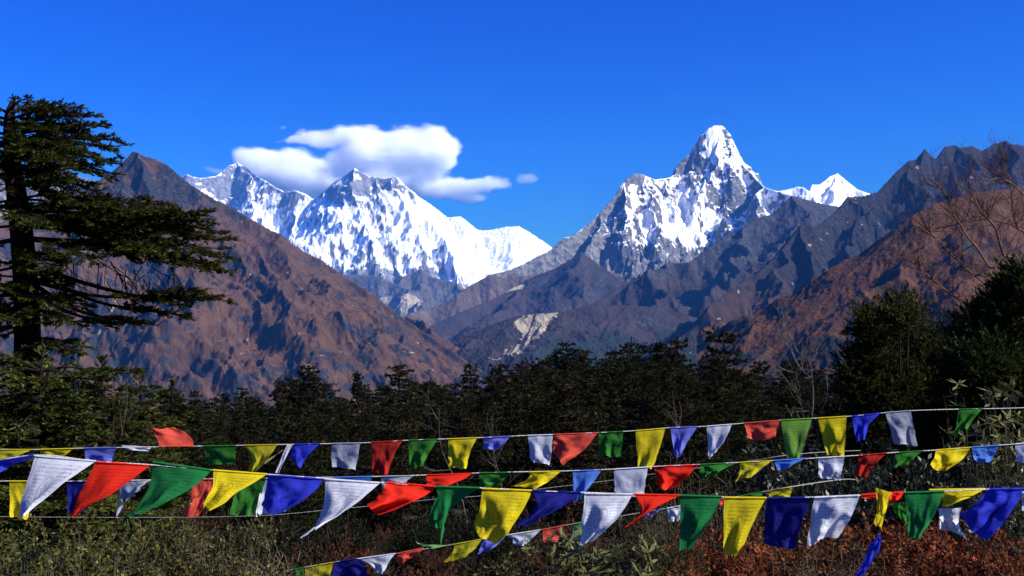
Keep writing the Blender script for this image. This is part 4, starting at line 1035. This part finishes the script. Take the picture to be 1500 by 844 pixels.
GR = {'front': "large prayer flags on the nearest string", 'middle': "prayer flags on the second string", 'top': "prayer flags on the uppermost string", 'low': "prayer flags on the lowest string"}
frng = np.random.default_rng(77)
def flag(sname, col, label, TL, TR, BR, BL, d=(0.0, 0.0), wr=0.02, bow=(0, 0, 0), dY=0.0, fold=0.0, hem=True):
    """a square of cloth hung by its top edge. corners in picture points; d = how far the lower right / left corner is blown away (+) or towards us (-), metres;
    bow = outward bulge of the left, right and bottom edges in picture points"""
    Y0 = STR[sname][0] + dY; n = 22
    u = np.linspace(0, 1, n); U, V = np.meshgrid(u, u)
    TL, TR, BR, BL = map(np.array, (TL, TR, BR, BL))
    px = np.stack([(1 - V) * ((1 - U) * TL[i] + U * TR[i]) + V * ((1 - U) * BL[i] + U * BR[i]) for i in (0, 1)], -1).astype(float)
    hv = 4 * V * (1 - V); hu = 4 * U * (1 - U)
    px[..., 0] += -bow[0] * hv * (1 - U) + bow[1] * hv * U
    px[..., 1] += bow[2] * hu * V
    s = frng.random() * 50
    size = np.linalg.norm(TR - TL) * Y0 / F
    # folds radiate from the two hung corners and run down the cloth
    rad = np.arctan2(V + 0.05, U + 0.05)
    w = 0.6 * np.sin(rad * 9 + s) * np.hypot(U, V) * V + 0.7 * np.sin(U * 8.5 + 2.2 * V + s) * V + 0.5 * fbm(U * 2.6 + s, V * 2.2, 3, 3) * (0.25 + V)
    off = d[0] * U * V + d[1] * (1 - U) * V + wr * w + fold * np.sin(U * math.pi) * V
    px[..., 0] += 0.05 * np.linalg.norm(TR - TL) * fbm(U * 2 + s, V * 3, 2, 9) * V
    px[..., 1] += 0.05 * np.linalg.norm(BL - TL) * fbm(U * 3.5 + s + 9, V * 1.5, 3, 12) * V
    P = np.array([[at(px[i, j, 0], px[i, j, 1], Y0 + off[i, j]) for j in range(n)] for i in range(n)])
    org = P[0].mean(0)
    i = np.arange(n - 1)[:, None] * n; j = np.arange(n - 1)[None]
    Q = np.stack([i + j, i + n + j, i + n + j + 1, i + j + 1], -1).reshape(-1, 4)
    me = make_mesh("prayer_flag", P.reshape(-1, 3) - org, Q, True, None, np.stack([U, V], -1).reshape(-1, 2))
    o = link("prayer_flag", me, COL[col], None, org)
    tag(o, label, "prayer flag", GR[sname])
    if hem:
        b = Buf(); top = P[0] - org; b.tube(top, 0.0048, 6)
        link("top_hem", b.mesh("top_hem", True), COL[col], o)
    return o
# ---- nearest string, left to right
f = flag
f('front','blue',"blue flag blown flat at the left picture edge, on the nearest string",(-60,685),(50,667),(44,670),(-45,706),(0.1,-0.1),0.015,(0,2,3))
f('front','white',"white printed flag blown to a slanting point at left, on the nearest string",(51,668),(140,676),(36,756),(25,757),(-0.16,-0.03),0.012,(0,-4,0))
f('front','red',"bright red flag blown to a slanting point between white and green, on the nearest string",(141,677),(219,682),(112,752),(103,761),(-0.16,-0.02),0.014,(3,6,0))
f('front','green',"large green flag with a long trailing tail at left, on the nearest string",(224,677),(309,689),(204,752),(171,775),(-0.1,0.02),0.02,(-14,16,-8))
f('front','yellow',"yellow flag folded to a narrow wedge beside the big blue one, nearest string",(312,689),(391,695),(308,748),(297,738),(-0.12,-0.05),0.016,(-6,0,2))
f('front','blue',"large bright blue flag bellying low with a rounded bottom, on the nearest string",(392,696),(473,702),(408,752),(383,738),(-0.08,0.03),0.025,(-2,12,6))
f('front','white',"long white flag twisted into a thin tail left of the crumpled red, nearest string",(476,702),(556,708),(464,774),(460,774),(-0.15,0.0),0.02,(-6,6,0))
f('front','white',"thread thin torn tail end trailing under the long white flag",(460,772),(465,772),(442,789),(440,788),(-0.02,0.0),0.004,(0,0,0),-0.12,0,False)
f('front','red',"crumpled red flag bunched like a bag, on the nearest string",(565,707),(638,713),(555,753),(537,737),(-0.06,-0.08),0.045,(-8,14,4))
f('front','green',"green flag pinched into a narrow downward spike, on the nearest string",(638,713),(703,715),(652,756),(648,800),(0.08,0.0),0.02,(-4,-6,-10))
f('front','green',"dark green folded back half showing behind the spiked green flag",(640,728),(653,730),(648,774),(630,770),(0.05,0.02),0.01,(4,0,0),0.06,0,False)
f('front','yellow',"big yellow flag with soft shadows beside the deep blue streamer, nearest string",(706,716),(779,719),(727,798),(694,778),(-0.08,0.02),0.03,(-2,6,3))
f('front','navy',"deep blue flag streaming left in dark folds below the sky blue one, nearest string",(780,719),(851,722),(772,772),(757,768),(-0.1,-0.05),0.035,(-14,4,0))
f('front','white',"large white printed flag narrowing to the lower left before the rhododendron, on the nearest string",(856,723),(926,724.5),(868,790),(849,799),(-0.1,0.0),0.025,(-1,8,0))
f('front','red',"small bright red flag swept into a curved horn, on the nearest string",(929,724.5),(996,726),(928,766),(911,776),(-0.1,-0.05),0.02,(-16,-4,0))
f('front','green',"dark green printed flag with a straight left edge over the rust shrubs, nearest string",(997,726),(1057,728),(1014,804),(995,804),(-0.08,0.03),0.018,(0,2,0))
f('front','yellow',"tall bright yellow printed flag over the rust shrubs, on the nearest string",(1061,729),(1122,729.6),(1081,817),(1059,812),(-0.04,0.0),0.01,(0,-2,0))
f('front','navy',"wide navy flag hanging square and dark, on the nearest string",(1124,730),(1190,729),(1163,804),(1120,796),(0.06,0.08),0.028,(2,-2,2))
f('front','white',"greyish white flag with a broad fold right of the navy one, on the nearest string",(1193,729),(1259,726),(1227,786),(1184,803),(-0.05,0.05),0.04,(2,4,-4))
f('front','red',"red flag wound round its cord into a rope with a knot, on the nearest string",(1262,725),(1325,721),(1320,729),(1264,729.5),(0,0),0.006,(0,0,2))
f('front','red',"small red bunched end of the wound flag, hanging beside the green one",(1304,722),(1324,721),(1310,736),(1304,738),(-0.02,0.0),0.02,(0,3,0),-0.02,0,False)
f('front','yellow',"narrow yellow flag doubled over its cord and hanging down, on the nearest string",(1281,714),(1307,722),(1291,772),(1280,768),(-0.04,0.03),0.02,(-4,-1,0),-0.03,0,False)
f('front','blue',"twisted blue flag dangling loose below the doubled yellow one to the bottom edge",(1287,781),(1290,783),(1285,812),(1272,797),(-0.03,0.02),0.02,(-4,3,0),0.0,0,False)
f('front','blue',"loose lower end of the dangling blue flag at the bottom edge",(1272,800),(1286,806),(1262,846),(1250,843),(-0.03,0.04),0.02,(-4,2,0),0.01,0,False)
f('front','green',"green flag with a ragged point left of the long yellow wedge, nearest string",(1324,722),(1383,720),(1349,789),(1331,786),(-0.05,0.02),0.02,(-2,2,1))
f('front','leaf',"dark green wing of the ragged green flag folded to the left",(1304,738),(1326,735),(1330,768),(1312,752),(0.05,0.02),0.02,(0,0,2),0.05,0,False)
f('front','yellow',"yellow flag blown flat into a long wedge at right, on the nearest string",(1361,718),(1443,716.5),(1390,741),(1380,743),(-0.1,0.03),0.015,(-10,2,0),0.05)
f('front','blue',"large blue flag tangled in heavy folds at the right, on the nearest string",(1446,717),(1500,716),(1445,792),(1405,752),(-0.08,0.05),0.05,(-6,6,4))
f('front','navy',"dark blue streaming fold of the tangle reaching the right picture edge",(1470,722),(1500,720),(1440,760),(1428,748),(-0.05,0.03),0.03,(0,4,3),0.06,0,False)
f('front','white',"white flag half hidden behind the tangled blue one at right",(1374,745),(1409,744),(1417,791),(1377,776),(0.03,0.0),0.03,(-1,-8,-4),0.08,0,False)
f('front','yellow',"small yellow corner peeping out under the tangled blue flag",(1437,764),(1466,760),(1463,777),(1438,772),(0.02,0.0),0.01,(0,0,0),0.1,0,False)
f('front','white',"white flag cut off by the right picture edge, on the nearest string",(1497,722),(1560,713),(1550,770),(1498,748),(0.0,0.0),0.02,(0,0,0),0.02)
# ---- second string, left to right
f('middle','yellow',"yellow flag hanging behind the slanting white one at left, on the second string",(14,705),(58,705),(40,762),(15,757),(0.05,0.02),0.02,(0,0,0))
f('middle','navy',"dark navy flag behind the slanting red one, on the second string",(98,705.6),(133,705.4),(124,753),(99,751),(0.02,0.03),0.02)
f('middle','grey',"grey white flag with a curled bright edge beside the big green one, second string",(178,704.5),(222,703.5),(206,718),(171,757),(-0.1,0.05),0.03,(0,-4,-6))
f('middle','coral',"coral red flag hanging straight behind the folded yellow one, on the second string",(284,702.4),(311,702),(291,755),(267,754),(0.04,-0.02),0.035,(-2,6,2))
f('middle','leaf',"green flag behind the folded yellow and big blue ones, on the second string",(345,701.5),(390,700.7),(374,754),(336,753),(0.05,0.0),0.025,(-2,0,2))
f('middle','white',"white flag mostly hidden behind the big blue one, on the second string",(391,700.7),(438,700),(420,748),(375,755),(0.05,0.05),0.03,(3,0,0))
f('middle','sky',"sky blue flag just above the long white tailed one, on the second string",(488,699.5),(546,698.2),(540,709),(500,712),(0.08,0.05),0.012)
f('middle','grey',"grey flag seen above the crumpled red one, on the second string",(558,698),(607,697),(592,712),(560,722),(-0.05,0.03),0.02,(0,-3,0))
f('middle','red',"red flag streaming right above the crumpled one, on the second string",(625,696),(692,693.5),(656,712),(624,711),(-0.08,0.0),0.015,(0,3,0))
f('middle','leaf',"green flag above the spiked one with a slanted right edge, on the second string",(702,693),(752,692),(730,715),(702,714),(0.04,0.0),0.015,(0,-3,0))
f('middle','yellow',"yellow flag curling up at its left end above the big yellow one, second string",(775,691.5),(821,690.5),(784,717),(745,714),(-0.06,0.03),0.03,(-12,3,-3))
f('middle','sky',"light blue flag tapering to a tail before the cord, on the second string",(839,690),(881,688.6),(850,730),(841,737),(-0.05,0.02),0.018,(0,2,0))
f('middle','white',"square white flag with a printed medallion, on the second string",(899,687.5),(949,684.5),(942,728),(902,728),(0.0,0.02),0.01)
f('middle','red',"wrinkled red flag slung like a hammock left of the dry stems, on the second string",(957,684),(1022,681),(993,711),(961,711),(-0.04,0.0),0.045,(-2,2,6))
f('middle','leaf',"narrow green flag folded over the dry stems, on the second string",(1026,680.5),(1080,678),(1046,698),(1025,704),(-0.05,0.0),0.03,(0,-4,-3))
f('middle','olive',"mustard yellow flag with a bright folded hem, on the second string",(1083,677.6),(1131,675),(1101,700),(1076,708),(-0.07,0.02),0.025,(-4,-2,-3))
f('middle','sky',"light blue flag rolled into a short tube, on the second string",(1132,675),(1180,671.5),(1160,681),(1141,689),(-0.03,0.02),0.015,(0,0,2))
f('middle','white',"short square white flag below the tall yellow one, on the second string",(1199,671),(1237,668.7),(1231,703),(1199,700),(0.02,0.02),0.02)
f('middle','dimred',"dark red flag with a ragged curled lower end, on the second string",(1258,667),(1299,664),(1270,698),(1251,698),(-0.04,0.03),0.035,(0,-3,0))
f('middle','leaf',"green flag blown to a low slanting wedge at right, on the second string",(1313,663),(1352,660.6),(1331,681),(1302,690),(-0.05,0.0),0.02,(0,-2,-3))
f('middle','yellow',"bright yellow flag bundled with a tied left corner at right, on the second string",(1371,659.5),(1421,655.6),(1388,688),(1362,681),(-0.04,-0.05),0.035,(-2,6,5))
f('middle','sky',"blue flag with two loose threads at right, on the second string",(1423,655.4),(1464,652.3),(1452,675),(1427,674),(0.03,0.0),0.018,(0,0,3))
f('middle','white',"white flag cut by the right picture edge, on the second string",(1487,650.6),(1535,646),(1532,682),(1489,676),(0,0.02),0.015)
# ---- uppermost string, left to right
f('top','olive',"yellow flag toned dull for shade, cut by the left picture edge, on the uppermost string",(-30,658.6),(47,658.6),(22,670),(-12,682),(-0.05,0.05),0.02)  # olive cloth puts the shade into a yellow flag's colour
f('top','yellow',"short yellow flag half hidden behind the slanting white one, on the uppermost string",(58,658.4),(107,657.2),(92,671),(60,669),(0,0.03),0.012)
f('top','lavender',"pale violet blue flag above the slanting red one, on the uppermost string",(123,656.6),(171,655.8),(163,677),(126,674),(0.02,0.02),0.012)
f('top','white',"white flag rolled tight along the cord, on the uppermost string",(178,652),(222,654.5),(218,661),(184,659),(0,0),0.012,(0,0,0),0,0,False)
f('top','coral',"coral flag blown upright above its cord at left",(233,654.2),(283,653.8),(256,626),(219,627),(0.08,0.05),0.02,(-3,9,2))
f('top','leaf',"green flag half in shade right of the upright coral one, on the uppermost string",(298,653.6),(346,652.6),(344,681),(302,680),(0.02,0.05),0.015)
f('top','olive',"yellow flag pulled to a slanted tail at left, on the uppermost string",(358,652.4),(406,651.5),(376,690),(363,690),(-0.05,0.03),0.025,(-8,2,0))
f('top','cream',"cream strip of cloth twisted between the yellow and blue flags, on the uppermost string",(419,656),(424,653),(389,679),(386,677),(0,0),0.006,(0,0,0),0.02,0,False)
f('top','white',"white twisted cloth end dangling from the knot in the uppermost string",(421,651),(429,650.6),(408,694),(402,692),(0,0),0.01,(0,0,0),-0.02,0,False)
f('top','blue',"deep blue flag pointing down beside the knot, on the uppermost string",(431,651),(469,650),(441,686),(424,671),(-0.04,0.02),0.022,(0,-4,0))
f('top','grey',"white flag toned grey for shade, hanging square above the sky blue one, on the uppermost string",(486,649.8),(528,649),(521,689),(486,684),(0.02,0.03),0.02)  # grey cloth paints shade onto a white flag
f('top','dimred',"dark red flag hanging long left of a half shaded green one, uppermost string",(544,648),(590,645.5),(568,695),(545,693),(-0.05,0.05),0.025,(0,-3,0))
f('top','leaf',"green flag with a shaded left half above the red streamer, on the uppermost string",(599,645),(641,643.6),(620,686),(599,694),(-0.05,0.05),0.025,(0,-2,-6))
f('top','yellow',"yellow flag with a large shadow above the green one, on the uppermost string",(657,643),(699,641.4),(683,686),(657,683),(-0.04,0.04),0.022,(0,-3,1))
f('top','lavender',"short pale blue flag with a curled hem in the middle, on the uppermost string",(710,641),(748,639.2),(731,658),(707,658),(-0.02,0.02),0.02)
f('top','white',"bright white flag touching the crumpled coral one, on the uppermost string",(773,638),(810,636.8),(806,682),(778,675),(0.0,0.02),0.018,(0,0,0))
f('top','coral',"crumpled coral flag with deep wrinkles right of the white one, on the uppermost string",(811,636.6),(875,634),(824,682),(810,660),(-0.06,0.03),0.045,(0,6,0))
f('top','leaf',"green flag with one lit fold above the white medallion flag, on the uppermost string",(877,634),(913,632),(910,669),(878,668),(0.02,0.03),0.03)
f('top','yellow',"long yellow flag above the wrinkled red hammock, on the uppermost string",(931,631),(974,627.5),(953,686),(934,683),(-0.03,0.02),0.012,(0,3,0))
f('top','lavender',"violet blue flag tapering down right of the long yellow one, on the uppermost string",(982,626.6),(1022,625),(997,670),(988,668),(-0.04,0.03),0.028,(0,-2,0))
f('top','white',"pale grey white flag tapering to a point above the dry stems, on the uppermost string",(1035,624.6),(1072,621.6),(1048,662),(1039,672),(-0.03,0.03),0.016,(0,3,0))
f('top','coral',"short coral flag with a pointed dip and a side fold, on the uppermost string",(1090,620),(1142,615.8),(1137,640),(1096,642),(0.02,0.02),0.03,(0,0,4))
f('top','lime',"pale green printed flag narrowing downward over the glossy shrub, on the uppermost string",(1144,615.6),(1189,613),(1172,672),(1153,672),(0,0.02),0.012)
f('top','yellow',"tall yellow printed flag with a bright right fold, on the uppermost string",(1198,612.6),(1240,610),(1237,668),(1211,668),(-0.03,0.06),0.02)
f('top','blue',"dark blue flag drooping to a point before the juniper, on the uppermost string",(1248,609.6),(1290,605.4),(1268,642),(1254,648),(-0.03,0.03),0.03,(0,-6,0))
f('top','grey',"mottled white flag toned grey for tree shade, on the uppermost string",(1297,604.6),(1334,601.6),(1344,652),(1310,652),(0,0.02),0.025)  # a white flag; the tree shade is in its grey colour
f('top','leaf',"dark green flag caught in the branches at far right, on the uppermost string",(1405,599.6),(1440,598.6),(1418,628),(1397,645),(-0.05,0.02),0.03,(0,-2,-4))
# ---- lowest string, left to right
f('low','leaf',"green flag at the bottom edge where the lowest string comes in",(431,834),(445,831.5),(446,856),(431,856),(0,0),0.012)
f('low','olive',"yellow green flag at the bottom edge, on the lowest string",(447,831.3),(488,823.8),(482,855),(447,858),(0,0.02),0.015)
f('low','navy',"navy flag at the bottom edge left of a white one, on the lowest string",(491,823),(531,817.5),(541,850),(484,852),(0.02,0.02),0.025)
f('low','white',"white printed flag slanting to a point near the bottom edge, on the lowest string",(525,818.5),(579,811),(562,842),(550,838),(-0.04,0.03),0.015,(-6,-2,0),-0.03)
f('low','coral',"small coral red flag flapping left of the spiked green one, on the lowest string",(581,811),(620,803),(604,816),(584,830),(-0.03,0.02),0.025,(0,2,0))
f('low','mint',"pale mint flag blown up over the lowest cord",(612,797),(657,798.8),(634,804),(609,793),(-0.03,0.04),0.012,(0,0,2),0,0,False)
f('low','olive',"mustard flag streaming left below the big yellow one, on the lowest string",(666,797.4),(706,790),(680,818),(649,824),(-0.04,0.02),0.02,(-4,2,0))
f('low','lavender',"pale violet flag below the tip of the big yellow one, on the lowest string",(710,789.3),(741,784.2),(721,804),(699,812),(-0.03,0.02),0.02,(0,2,0))
f('low','white',"white flag sagging like a small sail below the deep blue one, on the lowest string",(742,784),(792,776.4),(770,798),(753,797),(-0.02,0.02),0.018,(-3,0,2))
f('low','coral',"faded coral flag hanging square before the rhododendron, on the lowest string",(795,776),(826,770),(816,795),(795,794),(0.02,0.0),0.015)
f('low','mint',"pale green flag half behind the large white one, on the lowest string",(839,767.5),(882,760.7),(866,786),(839,790),(0,0.02),0.015)
f('low','lavender',"small violet flag crumpled low between the red horn and the juniper, on the lowest string",(942,751),(968,746.5),(955,757),(944,761),(-0.02,0.02),0.025)
f('low','white',"white flag half behind the dark green one, on the lowest string",(977,744.6),(997,741),(997,766),(980,764),(0,0.02),0.02)
f('low','coral',"small coral flag peeping between the dark green and tall yellow ones, on the lowest string",(1046,733.4),(1061,731),(1058,741),(1048,745),(0,0),0.012)
f('low','leaf',"slim green flag just above the tall yellow one, on the lowest string",(1083,727),(1117,720.6),(1116,728),(1092,730),(-0.02,0.0),0.01)
f('low','olive',"dull yellow flag above the navy one, on the lowest string",(1124,719.4),(1161,712.8),(1157,729),(1126,731),(0,0.02),0.015)
